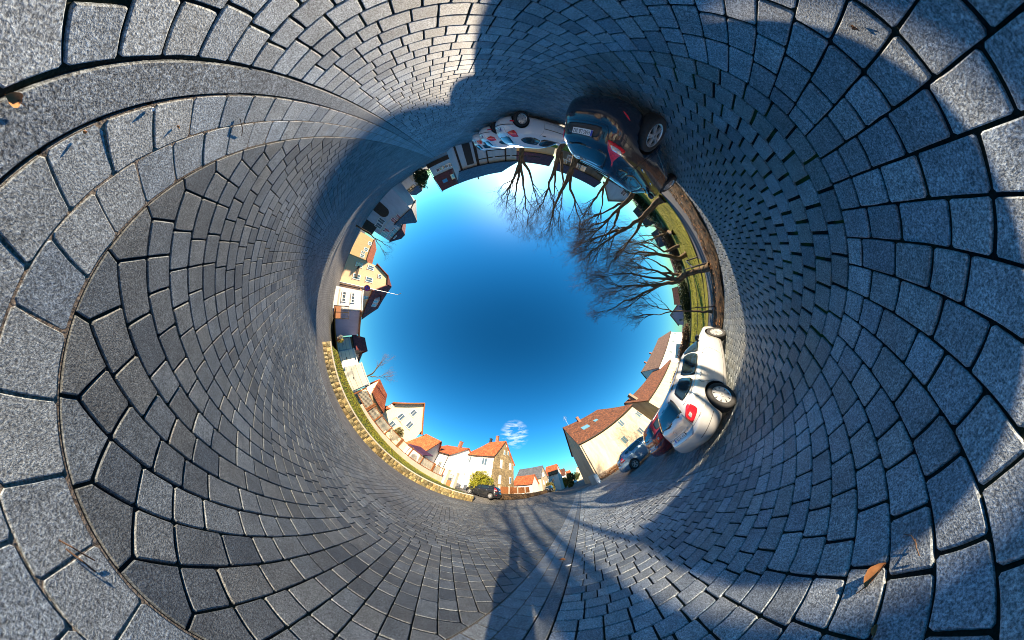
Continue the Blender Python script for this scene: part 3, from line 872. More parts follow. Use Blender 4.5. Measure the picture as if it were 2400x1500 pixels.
hatch['slices'] = [(z + (0 if z < .6 else .09 * min(1, (z - .6) / .15) if z < 1.3 else max(.02, .09 - (z - 1.3) * .5)), *r) for z, *r in hatch['slices']]
small = dict(paint=M['carwhite'], w=0.83, rw=0.30, xra=-1.16, xfa=1.29, slices=[
    (.17, -1.62, 1.80, .68, 3.4), (.22, -1.74, 1.92, .75, 3.4), (.32, -1.83, 1.99, .80, 3.4), (.45, -1.865, 2.02, .825, 3.4), (.55, -1.86, 2.01, .83, 3.6),
    (.63, -1.83, 1.96, .832, 3.8), (.72, -1.80, 1.83, .828, 4), (.80, -1.78, 1.62, .82, 4.2), (.88, -1.75, 1.34, .81, 4.4), (.94, -1.71, 1.14, .79, 4.6),
    (1.00, -1.66, 1.00, .77, 4.6), (1.10, -1.57, .84, .73, 4.6), (1.20, -1.46, .66, .69, 4.4), (1.29, -1.34, .46, .645, 4.2),
    (1.36, -1.20, .24, .59, 4.2), (1.40, -1.05, .06, .53, 4), (1.425, -.9, -.12, .44, 3.8), (1.44, -.7, -.3, .28, 3.4), (1.443, -.55, -.4, .1, 3)])

def estate_details(car, r, full=True):
    xs = lambda pts: pts
    side_glass(car, r, [('front_door_glass', [(.86, .985), (.03, .975), (-.02, 1.36), (.30, 1.36), (.50, 1.28)]),
                        ('rear_door_glass', [(-.07, .975), (-.92, 1.00), (-.98, 1.35), (-.12, 1.37)]),
                        ('quarter_glass', [(-1.06, 1.01), (-1.80, 1.10), (-1.62, 1.33), (-1.10, 1.35)])])
    car.patch('rear_window_seal', [('B', -.66, .99), ('B', .66, .99), ('B', .55, 1.37), ('B', -.55, 1.37)], .003, M['blacktrim'], r)
    car.patch('rear_window', [('B', -.64, 1.01), ('B', .64, 1.01), ('B', .53, 1.35), ('B', -.53, 1.35)], .006, M['carglass'], r)
    car.patch('windscreen', [('F', -.68, 1.0), ('F', .68, 1.0), ('F', .54, 1.38), ('F', -.54, 1.38)], .006, M['carglass'], r)
    for sd, k in (('L', 1), ('R', -1)):
        t = car.patch('tail_light', [('B', k * .60, .70), (sd, -1.86, .74), (sd, -1.84, .97), ('B', k * .74, .99), ('B', k * .62, .90)], .012, M['redlens'], r, wrap=1)
        car.patch('clear_lens', [('B', k * .66, .78), (sd, -2.00, .80), (sd, -1.98, .87), ('B', k * .68, .87)], .016, M['clearlens'], t, wrap=1)
        car.patch('headlight', [('F', k * .52, .62), (sd, 1.92, .66), (sd, 1.75, .76), ('F', k * .60, .74)], .01, M['clearlens'], r, wrap=1)
        car.line('door_seam', [(sd, .98, .92), (sd, 1.00, .60), (sd, .90, .28), (sd, -.02, .27), (sd, -.05, .94)], .0035, M['blacktrim'], r)
        car.line('door_seam', [(sd, -.05, .27), (sd, -.98, .29), (sd, -1.02, .60), (sd, -1.16, .80), (sd, -1.02, .97)], .0035, M['blacktrim'], r)
        car.line('waist_trim', [(sd, .98, .955), (sd, -.9, .965), (sd, -1.9, 1.05)], .007, M['chrome'], r)
        car.line('side_moulding', [(sd, .92, .50), (sd, -.94, .53)], .012, car.sp['paint'], r)
        car.line('bumper_seam', [(sd, -1.68, .62), (sd, -2.0, .655), ('B', k * .80, .66), ('B', k * .52, .66), ('B', k * .46, .56)], .0035, M['blacktrim'], r, wrap=1)
        car.line('bumper_strip', [(sd, -1.80, .43), ('B', k * .80, .42), ('B', k * .50, .40)], .006, M['blacktrim'], r, wrap=1)
        car.line('roof_rail', [(sd, .35, 1.43), (sd, -.6, 1.45), (sd, -1.55, 1.43)], .014, M['blacktrim'], r, off=.012)
    handle(car, r, -.86, .86, 'LR', car.sp['paint']); handle(car, r, .12, .85, 'LR', car.sp['paint'])
    car.line('fuel_flap', [('L' if 0 else 'R', -1.52 + .075 * math.cos(a * .524), .86 + .075 * math.sin(a * .524)) for a in range(13)], .003, M['blacktrim'], r)
    car.line('tailgate_bar', [('B', .46, .735), ('B', -.46, .735)], .013, M['chrome'], r, off=.006)
    car.line('tailgate_seam', [('B', .62, .99), ('B', .58, .70), ('B', .50, .575), ('B', -.50, .575), ('B', -.58, .70), ('B', -.62, .99)], .0035, M['blacktrim'], r)
    car.line('badge_ring', [('B', .05 * math.cos(a * .524), .82 + .05 * math.sin(a * .524)) for a in range(13)], .005, M['chrome'], r, off=.006)
    car.line('wiper', [('B', .05, 1.01), ('B', .30, 1.04), ('B', .52, 1.05)], .009, M['blacktrim'], r, off=.02)
    mirror(car, r, .80, .98, M['blacktrim'])
def hatch_details(car, r):
    side_glass(car, r, [('front_door_glass', [(.74, 1.090), (.10, 1.080), (.04, 1.390), (.34, 1.390), (.50, 1.300)]),
                        ('rear_door_glass', [(.0, 1.080), (-.78, 1.110), (-.98, 1.200), (-.86, 1.370), (-.06, 1.400)]),
                        ('quarter_glass', [(-1.06, 1.150), (-1.36, 1.230), (-1.22, 1.320), (-1.00, 1.320)])])
    car.patch('rear_window_seal', [('B', -.64, 1.110), ('B', .64, 1.110), ('B', .50, 1.410), ('B', -.50, 1.410)], .003, M['blacktrim'], r)
    car.patch('rear_window', [('B', -.62, 1.130), ('B', .62, 1.130), ('B', .48, 1.390), ('B', -.48, 1.390)], .006, M['carglass'], r)
    car.patch('windscreen', [('F', -.66, 1.120), ('F', .66, 1.120), ('F', .50, 1.440), ('F', -.50, 1.440)], .006, M['carglass'], r)
    for sd, k in (('L', 1), ('R', -1)):
        t = car.patch('tail_light', [('B', k * .56, .90), ('B', k * .80, .90), (sd, -1.66, 1.0), (sd, -1.58, 1.26), ('B', k * .68, 1.27), ('B', k * .62, 1.05)], .012, M['redlens'], r, wrap=1)
        car.patch('clear_lens', [('B', k * .63, 0.960), ('B', k * .76, 0.950), ('B', k * .80, 1.02), ('B', k * .68, 1.03)], .016, M['clearlens'], t, wrap=1)
        car.patch('bumper_reflector', [('B', k * .60, 0.400), (sd, -1.90, 0.420), (sd, -1.84, 0.470), ('B', k * .66, 0.450)], .008, M['redlens'], r, wrap=1)
        car.patch('headlight', [('F', k * .50, 0.710), (sd, 1.75, 0.770), (sd, 1.45, 0.910), ('F', k * .60, 0.850)], .01, M['clearlens'], r, wrap=1)
        car.line('door_seam', [(sd, .90, 1.010), (sd, .92, 0.600), (sd, .85, 0.270), (sd, .04, 0.260), (sd, .02, 1.050)], .0035, M['blacktrim'], r)
        car.line('door_seam', [(sd, .04, 0.260), (sd, -.82, 0.280), (sd, -.92, 0.600), (sd, -1.06, 0.870), (sd, -.98, 1.110)], .0035, M['blacktrim'], r)
        car.line('body_crease', [(sd, 1.2, 0.770), (sd, 0, 0.810), (sd, -1.5, 0.890)], .006, car.sp['paint'], r)
        car.line('body_crease', [(sd, .85, 0.380), (sd, -.80, 0.400)], .010, car.sp['paint'], r)
        car.line('bumper_seam', [(sd, -1.62, 0.750), ('B', k * .84, 0.790), ('B', k * .55, 0.750)], .0035, M['blacktrim'], r, wrap=1)
    handle(car, r, -.74, .88, 'LR', M['chrome']); handle(car, r, .18, .87, 'LR', M['chrome'])
    car.line('tailgate_seam', [('B', .64, 1.090), ('B', .57, 0.870), ('B', .50, 0.710), ('B', -.50, 0.710), ('B', -.57, 0.870), ('B', -.64, 1.090)], .0035, M['blacktrim'], r)
    car.patch('plate_recess', [('B', -.42, 0.750), ('B', .42, 0.750), ('B', .38, 0.950), ('B', -.38, 0.950)], .004, M['blacktrim'], r)
    car.line('badge_ring', [('B', .06 * math.cos(a * .524), .925 + .032 * math.sin(a * .524)) for a in range(13)], .006, M['chrome'], r, off=.008)
    car.line('wiper', [('B', -.02, 1.120), ('B', -.26, 1.150), ('B', -.40, 1.150)], .012, M['blacktrim'], r, off=.02)
    car.line('roof_spoiler', [('B', .52, 1.455), ('B', 0, 1.465), ('B', -.52, 1.455)], .022, car.sp['paint'], r, off=.02)
    mirror(car, r, .66, 1.02, car.sp['paint'])
def small_details(car, r, doors=3):
    side_glass(car, r, [('door_glass', [(.84, .96), (-.14, .965), (-.20, 1.27), (.26, 1.29), (.50, 1.18)]),
                        ('quarter_glass', [(-.28, .97), (-.98, 1.03), (-1.10, 1.12), (-.92, 1.22), (-.30, 1.28)])])
    car.patch('rear_window', [('B', -.58, .98), ('B', .58, .98), ('B', .46, 1.29), ('B', -.46, 1.29)], .006, M['carglass'], r)
    car.patch('windscreen', [('F', -.64, .98), ('F', .64, .98), ('F', .50, 1.32), ('F', -.50, 1.32)], .006, M['carglass'], r)
    for sd, k in (('L', 1), ('R', -1)):
        car.patch('tail_light', [('B', k * .56, .84), ('B', k * .72, .74), (sd, -1.36, .84), (sd, -1.22, 1.0), ('B', k * .66, 1.02)], .012, M['redlens'], r, wrap=1)
        car.patch('headlight', [('F', k * .50, .60), (sd, 1.62, .66), (sd, 1.35, .80), ('F', k * .55, .76)], .01, M['clearlens'], r, wrap=1)
        car.patch('bumper_reflector', [('B', k * .62, .36), ('B', k * .74, .36), ('B', k * .74, .41), ('B', k * .62, .41)], .008, M['redlens'], r)
        car.line('door_seam', [(sd, .98, .88), (sd, 1.0, .60), (sd, .92, .28), (sd, -.16, .28), (sd, -.22, .95)], .004, M['blacktrim'], r)
        car.line('rubbing_strip', [(sd, .92, .52), (sd, -.14, .53)], .018, M['blacktrim'], r)
    car.line('bumper_strip', [('B', .70, .52), ('B', 0, .50), ('B', -.70, .52)], .02, M['blacktrim'], r)
    handle(car, r, -.06, .84, 'LR', M['blacktrim'])
    car.line('tailgate_seam', [('B', .58, .98), ('B', .50, .74), ('B', .46, .60), ('B', -.46, .60), ('B', -.50, .74), ('B', -.58, .98)], .0035, M['blacktrim'], r)
    mirror(car, r, .78, .97, car.sp['paint'])

PARK = 'cars parked nose-in along the square'
RZ = -math.pi / 2         # nose towards -t, tail towards the square
def park(spec, s, t_tail, name, label, plate=None, hub='spoke', det=None, cat='car', rz=RZ, z=0.0, group=PARK, py=.80):
    car = Car(spec); xr = min(a[1] for a in spec['slices'])
    # tail at t_tail: local x = xr maps to y = t_tail  (x axis points to -t)
    loc = (s, t_tail + xr, z) if rz == RZ else (s, t_tail, z)
    r, body = car.build(name, label, cat, group, loc, rz, hub)
    if det: det(car, r)
    if plate: car.plate(r, 0, py, plate)
    return r
park(wagon, 3.93, -2.28, 'parked_car', 'silver estate car with roof rails and red tail lights, alone beside the empty bays', 'HAS AL 416', 'cap9', estate_details, py=.655)
park(hatch, -2.66, -2.50, 'parked_car', 'dark blue hatchback reflecting the square, parked next to the white cars', 'HAS LB 262', 'spoke', hatch_details, py=.90)
park(small, -7.45, -2.66, 'parked_car', 'small white hatchback behind the dark blue car, sun glinting on its roof', 'HAS M 81', 'cap8', small_details, py=.68)
w2 = dict(small); w2['slices'] = [(a, b * 1.04, c * 1.02, d * 1.03, e) for a, b, c, d, e in small['slices']]; w2['w'] = .855
park(w2, -10.25, -2.60, 'parked_car', 'white hatchback on dark wheels, second of the three white cars', 'HAS K 35', 'dark', small_details, py=.68)
w3 = dict(wagon); w3['paint'] = M['carwhite']
park(w3, -13.0, -2.70, 'parked_car', 'white estate car with roof rails, furthest of the white cars from the dark hatchback', 'HAS T 90', 'spoke', estate_details, py=.655)
w4 = dict(wagon); w4['paint'] = M['maroon']
park(w4, 7.15, -3.05, 'parked_car', 'maroon estate car between the silver estate and the blue-grey car', 'HAS R 19', 'spoke', estate_details, py=.655)
w5 = dict(hatch); w5['paint'] = M['bluesilver']
park(w5, 12.4, -2.6, 'parked_car', 'blue-grey car with tinted windows parked last before the cream house', 'HAS D 57', 'spoke', hatch_details, py=.90)

# ---------------------------------------------------------------- buildings
M['cream'] = plaster('cream_plaster', (0.46, 0.38, 0.27), 0.25); M['pale'] = plaster('pale_yellow_plaster', (0.72, 0.62, 0.40), 0.06)
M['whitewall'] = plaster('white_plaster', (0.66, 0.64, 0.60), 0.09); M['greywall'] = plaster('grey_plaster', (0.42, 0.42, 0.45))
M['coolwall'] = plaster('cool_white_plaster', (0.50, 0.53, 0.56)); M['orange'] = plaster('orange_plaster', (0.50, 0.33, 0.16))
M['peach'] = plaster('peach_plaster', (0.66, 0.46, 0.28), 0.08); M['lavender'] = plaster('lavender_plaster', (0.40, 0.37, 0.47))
M['pink'] = plaster('red_pink_plaster', (0.36, 0.15, 0.12)); M['brownstone'] = plaster('brown_render', (0.20, 0.15, 0.11), 0.3)
M['rubble'] = stone_mat('rubble_masonry', (0.26, 0.18, 0.08), (0.42, 0.31, 0.15), (0.24, 0.19, 0.12), speck=0.5, grain=9.0, bmp=0.03)
M['slate'] = tile_mat('slate_tiles', (0.10, 0.11, 0.125), (0.15, 0.155, 0.17), (0, 1))
M['garage'] = plain('cream_garage_door', (0.66, 0.62, 0.50), 0.45, noise=0.05); M['greenframe'] = plain('green_frames', (0.03, 0.10, 0.07), 0.4)
TERRA = ((0.36, 0.085, 0.03), (0.52, 0.16, 0.055)); RUST = ((0.09, 0.04, 0.026), (0.20, 0.075, 0.036)); WINE = ((0.15, 0.03, 0.028), (0.22, 0.05, 0.04)); BROWN = ((0.09, 0.06, 0.05), (0.15, 0.09, 0.07)); BLUEG = ((0.10, 0.12, 0.145), (0.14, 0.16, 0.19))
_tm = {}
def tiles(cols, ex):
    k = (cols, round(ex[0], 1), round(ex[1], 1))
    if k not in _tm: _tm[k] = tile_mat('roof_tiles', cols[0], cols[1], ex)
    return _tm[k]
def V2(p): return Vector((p[0], p[1]))
class House:
    """front wall from plan point A to B as seen from the square, body reaching back by depth"""
    def __init__(s, name, label, A, B, depth, z0, ze, wall, cat='house', group=None, zb=None):
        s.A, s.B = V2(A), V2(B); s.L = (s.B - s.A).length; s.e = (s.B - s.A) / s.L
        n = Vector((-s.e.y, s.e.x)); mid = (s.A + s.B) / 2
        if n.dot(mid) < 0: n = -n
        s.n, s.d, s.z0, s.ze, s.wallm = n, depth, z0, ze, wall
        s.root = empty(name, (s.A.x, s.A.y, z0), 0, label, cat, group)
        s.org = Vector((s.A.x, s.A.y, z0))
    def P(s, u, w, z):
        p = s.A + s.e * u + s.n * w; return Vector((p.x, p.y, z))
    def add(s, mb, name, mat, parent=None, smooth=False):
        mb.o = s.org; mb.v = [v - s.org for v in mb.v]
        return obj(name, mesh(name, mb.v, mb.f, smooth), mat, parent or s.root)
    def walls(s, gable=None):
        """gable: None or list of (u, z) roof outline over the front, from left eave to right eave"""
        mb = MB(); top = gable or [(0, s.ze), (s.L, s.ze)]
        f = [s.P(0, 0, s.z0 - .6), s.P(s.L, 0, s.z0 - .6)] + [s.P(u, 0, z) for u, z in reversed(top)]
        b = [s.P(0, s.d, s.z0 - .6), s.P(s.L, s.d, s.z0 - .6)] + [s.P(u, s.d, z) for u, z in reversed(top)]
        mb.prism(f, b); s.wall = s.add(mb, 'wall', s.wallm); return s.wall
    def slab(s, mb, quad, th=0.16):
        n = (quad[1] - quad[0]).cross(quad[2] - quad[0]).normalized()
        if n.z < 0: n = -n
        mb.prism([q - n * 0.0 for q in quad], [q + n * th for q in quad])
    def roof_eave(s, zr, cols, hip=(0, 0), oh=0.35, rd=None, mat=None):
        """ridge parallel to the front, half-way back (or rd back)"""
        rd = rd or s.d / 2; sl = (zr - s.ze) / rd
        mb = MB(); hl, hr = hip; o = oh
        el, er = -0.25, s.L + 0.25
        zf = s.ze - o * sl
        front = [s.P(el, -o, zf), s.P(er, -o, zf), s.P(er - (hr + .25 if hr else 0), rd, zr), s.P(el + (hl + .25 if hl else 0), rd, zr)]
        bd = s.d - rd; zb = s.ze - o * sl
        back = [s.P(er, s.d + o, zb), s.P(el, s.d + o, zb), s.P(el + (hl + .25 if hl else 0), rd, zr), s.P(er - (hr + .25 if hr else 0), rd, zr)]
        s.slab(mb, front); s.slab(mb, back)
        if hl: s.slab(mb, [s.P(el, s.d + o, zb), s.P(el, -o, zf), s.P(el + hl + .25, rd, zr)])
        if hr: s.slab(mb, [s.P(er, -o, zf), s.P(er, s.d + o, zb), s.P(er - hr - .25, rd, zr)])
        s.zr, s.rd, s.sl = zr, rd, sl
        s.roof = s.add(mb, 'roof', mat or tiles(cols, s.e))
        if not hl or not hr:      # close the gable walls
            g = MB(); g2 = MB()
            if not hl: g.prism([s.P(0.01, 0, s.ze - .02), s.P(0.01, s.d, s.ze - .02), s.P(0.01, rd, zr - .03)], [s.P(0.2, 0, s.ze - .02), s.P(0.2, s.d, s.ze - .02), s.P(0.2, rd, zr - .03)])
            if not hr: g2.prism([s.P(s.L - .01, 0, s.ze - .02), s.P(s.L - .01, s.d, s.ze - .02), s.P(s.L - .01, rd, zr - .03)], [s.P(s.L - .2, 0, s.ze - .02), s.P(s.L - .2, s.d, s.ze - .02), s.P(s.L - .2, rd, zr - .03)])
            for q_ in (g, g2):
                if q_.v: s.add(q_, 'gable_wall', s.gm if hasattr(s, 'gm') else s.wallm)
        gt = MB(); gt.tube([s.P(el, -o - .06, zf + .03), s.P(er, -o - .06, zf + .03)], .07, 6); s.add(gt, 'rain_gutter', M['darkmetal'])
        return s.roof
    def roof_gable(s, zr, cols, apex=0.5, half=0.0, oh=0.3, mat=None):
        """gable end faces the square; ridge runs back. half: fraction of the gable cut by a half-hip"""
        ua = s.L * apex; mb = MB(); zl = s.ze
        sl, sr = (zr - zl) / ua, (zr - zl) / (s.L - ua); o = oh
        hb = (zr - zl) * half; back = 0.9 if half else 0.0
        if half:
            zc = zr - hb; ul, ur = ua - hb / sl, ua + hb / sr
            s.walls([(0, zl), (ul, zc), (ur, zc), (s.L, zl)])
            s.slab(mb, [s.P(-o, -o, zl - o * sl), s.P(ul, -o, zc), s.P(ua, hb * .9, zr), s.P(ua, s.d + o, zr), s.P(-o, s.d + o, zl - o * sl)])
            s.slab(mb, [s.P(ur, -o, zc), s.P(s.L + o, -o, zl - o * sr), s.P(s.L + o, s.d + o, zl - o * sr), s.P(ua, s.d + o, zr), s.P(ua, hb * .9, zr)])
            s.slab(mb, [s.P(ul, -o, zc), s.P(ur, -o, zc), s.P(ua, hb * .9, zr)])
        else:
            s.walls([(0, zl), (ua, zr), (s.L, zl)])
            s.slab(mb, [s.P(-o, -o, zl - o * sl), s.P(ua, -o, zr), s.P(ua, s.d + o, zr), s.P(-o, s.d + o, zl - o * sl)])
            s.slab(mb, [s.P(ua, -o, zr), s.P(s.L + o, -o, zl - o * sr), s.P(s.L + o, s.d + o, zl - o * sr), s.P(ua, s.d + o, zr)])
        s.zr = zr; s.roof = s.add(mb, 'roof', mat or tiles(cols, s.n))
        # barge boards along the gable
        bb = MB(); 
        if not half:
            for a, b in (((-o, zl - o * sl), (ua, zr)), ((ua, zr), (s.L + o, zl - o * sr))):
                bb.prism([s.P(a[0], -o - .05, a[1] - .12), s.P(b[0], -o - .05, b[1] - .12), s.P(b[0], -o - .05, b[1] + .16), s.P(a[0], -o - .05, a[1] + .16)],
                         [s.P(a[0], -o - .004, a[1] - .12), s.P(b[0], -o - .004, b[1] - .12), s.P(b[0], -o - .004, b[1] + .16), s.P(a[0], -o - .004, a[1] + .16)])
            s.add(bb, 'barge_board', s.barge if hasattr(s, 'barge') else M['wood'])
        return s.roof
    def roof_flat(s, th=0.25, oh=0.25, mat=None):
        mb = MB(); mb.prism([s.P(-oh, -oh, s.ze), s.P(s.L + oh, -oh, s.ze), s.P(s.L + oh, s.d + oh, s.ze), s.P(-oh, s.d + oh, s.ze)],
                            [s.P(-oh, -oh, s.ze + th), s.P(s.L + oh, -oh, s.ze + th), s.P(s.L + oh, s.d + oh, s.ze + th), s.P(-oh, s.d + oh, s.ze + th)])
        s.roof = s.add(mb, 'roof', mat or M['coping'])
    def uz(s, px, py): return onwall(px, py, s.A, s.B)
    def panel(s, name, u0, u1, z0, z1, mat, proud=0.02, th=0.02, w=0.0):
        mb = MB(); mb.prism([s.P(u0, w - proud - th, z0), s.P(u1, w - proud - th, z0), s.P(u1, w - proud - th, z1), s.P(u0, w - proud - th, z1)],
                            [s.P(u0, w - proud + .0, z0), s.P(u1, w - proud, z0), s.P(u1, w - proud, z1), s.P(u0, w - proud, z1)])
        return s.add(mb, name, mat)
    def window(s, u, z, w, h, frame=None, bars=1, side=None, sill=True, shut=None):
        """window centred at (u, z) on the front wall; side='l'/'r' puts it on an end wall at u metres back"""
        if side is None: P = lambda a, o, zz: s.P(a, -o, zz)
        elif side == 'r': P = lambda a, o, zz: s.P(s.L + o, a, zz)
        else: P = lambda a, o, zz: s.P(-o, a, zz)
        fw = max(0.06, w * 0.07); mb = MB()
        def bar(a0, a1, b0, b1, o0=.004, o1=.06):
            mb.prism([P(a0, o0, b0), P(a1, o0, b0), P(a1, o0, b1), P(a0, o0, b1)], [P(a0, o1, b0), P(a1, o1, b0), P(a1, o1, b1), P(a0, o1, b1)])
        bar(u - w/2, u - w/2 + fw, z - h/2, z + h/2); bar(u + w/2 - fw, u + w/2, z - h/2, z + h/2)
        bar(u - w/2 + fw, u + w/2 - fw, z - h/2, z - h/2 + fw); bar(u - w/2 + fw, u + w/2 - fw, z + h/2 - fw, z + h/2)
        for k in range(bars):
            a = u - w/2 + w * (k + 1) / (bars + 1); bar(a - fw * .4, a + fw * .4, z - h/2 + fw, z + h/2 - fw, .004, .055)
        f = s.add(mb, 'window', frame or M['white'])
        pn = MB(); pn.prism([P(u - w/2 + fw*.5, .006, z - h/2 + fw*.5), P(u + w/2 - fw*.5, .006, z - h/2 + fw*.5), P(u + w/2 - fw*.5, .006, z + h/2 - fw*.5), P(u - w/2 + fw*.5, .006, z + h/2 - fw*.5)],
                            [P(u - w/2 + fw*.5, .02, z - h/2 + fw*.5), P(u + w/2 - fw*.5, .02, z - h/2 + fw*.5), P(u + w/2 - fw*.5, .02, z + h/2 - fw*.5), P(u - w/2 + fw*.5, .02, z + h/2 - fw*.5)])
        s.add(pn, "pane", M["glass"], f)
        if sill:
            sb = MB(); sb.prism([P(u - w/2 - .06, 0, z - h/2 - .07), P(u + w/2 + .06, 0, z - h/2 - .07), P(u + w/2 + .06, 0, z - h/2 - .004), P(u - w/2 - .06, 0, z - h/2 - .004)],
                                [P(u - w/2 - .06, .12, z - h/2 - .07), P(u + w/2 + .06, .12, z - h/2 - .07), P(u + w/2 + .06, .12, z - h/2 - .004), P(u - w/2 - .06, .12, z - h/2 - .004)])
            s.add(sb, 'window_sill', M['coping'])
        return f
    def wins(s, lst, w=1.0, h=1.3, **k):
        for it in lst:
            u, z = s.uz(it[0], it[1]); ww, hh = (it[2], it[3]) if len(it) > 2 else (w, h)
            s.window(min(max(u, ww / 2 + .05), s.L - ww / 2 - .05), z, ww, hh, **k)
    def chimney(s, u, w, z0, z1, mat=None, a=0.28):
        mb = MB(); c = s.P(u, w, (z0 + z1) / 2)
        mb.box(c, (s.e.x, s.e.y, 0), (s.n.x, s.n.y, 0), (0, 0, 1), a, a, (z1 - z0) / 2)
        mb.box(s.P(u, w, z1 + .04), (s.e.x, s.e.y, 0), (s.n.x, s.n.y, 0), (0, 0, 1), a + .06, a + .06, .04)
        return s.add(mb, 'chimney', mat or M['brick'], s.roof if False else None)
    def dormer(s, u, z, w, h, cols, wall):
        """flat-fronted dormer standing on the front roof slope, window included"""
        wz = (z - s.ze) / s.sl      # distance back where the slope is at height z
        mb = MB(); b = wz + h / s.sl + .3
        mb.prism([s.P(u - w/2, wz, z - .1), s.P(u + w/2, wz, z - .1), s.P(u + w/2, wz, z + h), s.P(u - w/2, wz, z + h)],
                 [s.P(u - w/2, b, z - .1), s.P(u + w/2, b, z - .1), s.P(u + w/2, b, z + h), s.P(u - w/2, b, z + h)])
        d = s.add(mb, 'dormer', wall)
        r = MB(); r.prism([s.P(u - w/2 - .2, wz - .25, z + h), s.P(u + w/2 + .2, wz - .25, z + h), s.P(u + w/2 + .2, b, z + h + .25), s.P(u - w/2 - .2, b, z + h + .25)],
                          [s.P(u - w/2 - .2, wz - .25, z + h + .12), s.P(u + w/2 + .2, wz - .25, z + h + .12), s.P(u + w/2 + .2, b, z + h + .37), s.P(u - w/2 - .2, b, z + h + .37)])
        s.add(r, 'dormer_roof', tiles(cols, s.e))
        n = 2 if w > 2 else 1
        for k in range(n):
            uu = u + (k - (n - 1) / 2) * w / n; P = lambda a, o, zz: s.P(a, wz - o, zz)
            f = MB(); ww, hh = w / n * .62, h * .62; zz = z + h * .48
            f.prism([P(uu - ww/2, .004, zz - hh/2), P(uu + ww/2, .004, zz - hh/2), P(uu + ww/2, .004, zz + hh/2), P(uu - ww/2, .004, zz + hh/2)],
                    [P(uu - ww/2, .05, zz - hh/2), P(uu + ww/2, .05, zz - hh/2), P(uu + ww/2, .05, zz + hh/2), P(uu - ww/2, .05, zz + hh/2)])
            s.add(f, 'window', M['white'])
            g_ = MB(); ww *= .8; hh *= .84
            g_.prism([P(uu - ww/2, .054, zz - hh/2), P(uu + ww/2, .054, zz - hh/2), P(uu + ww/2, .054, zz + hh/2), P(uu - ww/2, .054, zz + hh/2)],
                     [P(uu - ww/2, .06, zz - hh/2), P(uu + ww/2, .06, zz - hh/2), P(uu + ww/2, .06, zz + hh/2), P(uu - ww/2, .06, zz + hh/2)])
            s.add(g_, 'pane', M['skyglass'])
    def skylight(s, u, z, w, h):
        wz = (z - s.ze) / s.sl; th = math.atan(s.sl); mb = MB()
        e3 = Vector((s.e.x, s.e.y, 0)); up = Vector((s.n.x * math.cos(th), s.n.y * math.cos(th), math.sin(th))); nn = Vector((-s.n.x * math.sin(th), -s.n.y * math.sin(th), math.cos(th)))
        c = s.P(u, wz, z) + nn * .2; mb.box(c, e3, up, nn, w / 2, h / 2, .05); s.add(mb, 'skylight', M['skyglass'])
    def downpipe(s, u, mat=None):
        mb = MB(); mb.tube([s.P(u, -.12, s.ze - .15), s.P(u, -.10, s.z0)], .055, 6); s.add(mb, 'downpipe', mat or M['darkmetal'])
M['brick'] = two_tone('chimney_brick', (0.16, 0.06, 0.035), (0.30, 0.13, 0.08), 7.0, 0.9)
M['skyglass'] = plain('roof_window_glass', (0.10, 0.24, 0.34), 0.05, 0, 1.0, noise=0.1)
def onT(px, py, T):
    d = dir_of(px, py); k = T / d.y; return (d.x * k, T)
def onS(px, py, S):
    d = dir_of(px, py); k = S / d.x; return (S, d.y * k)
def zat(px, py, D): return at(px, py, D).z
def el(px, py): d = dir_of(px, py); return d.z / math.hypot(d.x, d.y)
def pl(px, py, D): p = at(px, py, D); return (p.x, p.y)
def zp(px, py, p): return EYE + el(px, py) * math.hypot(p[0], p[1])

# 1 half-timbered barn towards the sun
A = pl(1057.6, 342.5, 23.6); B = pl(1210, 377, 26.8)
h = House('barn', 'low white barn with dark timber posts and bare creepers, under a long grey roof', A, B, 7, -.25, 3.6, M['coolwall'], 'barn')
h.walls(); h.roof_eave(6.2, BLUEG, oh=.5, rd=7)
for px0, px1 in (((1062, 345), (1068, 347)), ((1110, 350), (1117, 351)), ((1138, 352), (1141, 352)), ((1183, 362), (1186, 362))):
    u0 = h.uz(*px0)[0]; u1 = h.uz(*px1)[0]; h.panel('timber_post', u0, u1, -.3, 3.5, M['darkwood'], .01, .08)
u0 = h.uz(1083, 345)[0]; u1 = h.uz(1102, 345)[0]; h.panel('barn_door', u0, u1, -.3, 3.0, M['darkmetal'], .01, .05)
for q in range(4): h.panel('timber_rail', h.uz(1112, 355)[0] + q * 3, h.uz(1112, 355)[0] + q * 3 + 2.6, 2.55, 2.7, M['darkwood'], .004, .04)
h.window(h.uz(1162, 357)[0], 1.0, 3.0, 1.3, M['darkwood'], 2)
# 2 red roofed house left of the barn
A = onS(1003, 389, -56); B = (-56, -14.0)
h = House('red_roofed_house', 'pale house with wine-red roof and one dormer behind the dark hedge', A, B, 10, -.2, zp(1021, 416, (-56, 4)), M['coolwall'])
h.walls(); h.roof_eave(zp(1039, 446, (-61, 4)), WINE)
h.wins([(1030, 397, 2.4, 1.2), (1043, 391, 2.4, 1.2), (1056, 386, 1.6, 1.4)], frame=M['white'])
h.dormer(h.uz(1066, 400)[0], 6.0, 4.2, 2.2, WINE, M['pale']); h.skylight(h.uz(1041, 420)[0], 7.4, 1.9, 1.7)
h.chimney(16, 5, 9, 12)
A = pl(999, 388.5, 47.0); B = pl(1062, 362, 45)
hd = MB((A[0], A[1], 0)); e_ = (V2(B) - V2(A)).normalized()
hd.prism([(A[0], A[1], -.4), (B[0], B[1], -.4), (B[0] + e_.y * .9, B[1] - e_.x * .9, -.4), (A[0] + e_.y * .9, A[1] - e_.x * .9, -.4)],
         [(A[0], A[1], 1.15), (B[0], B[1], 1.15), (B[0] + e_.y * .9, B[1] - e_.x * .9, 1.15), (A[0] + e_.y * .9, A[1] - e_.x * .9, 1.15)])
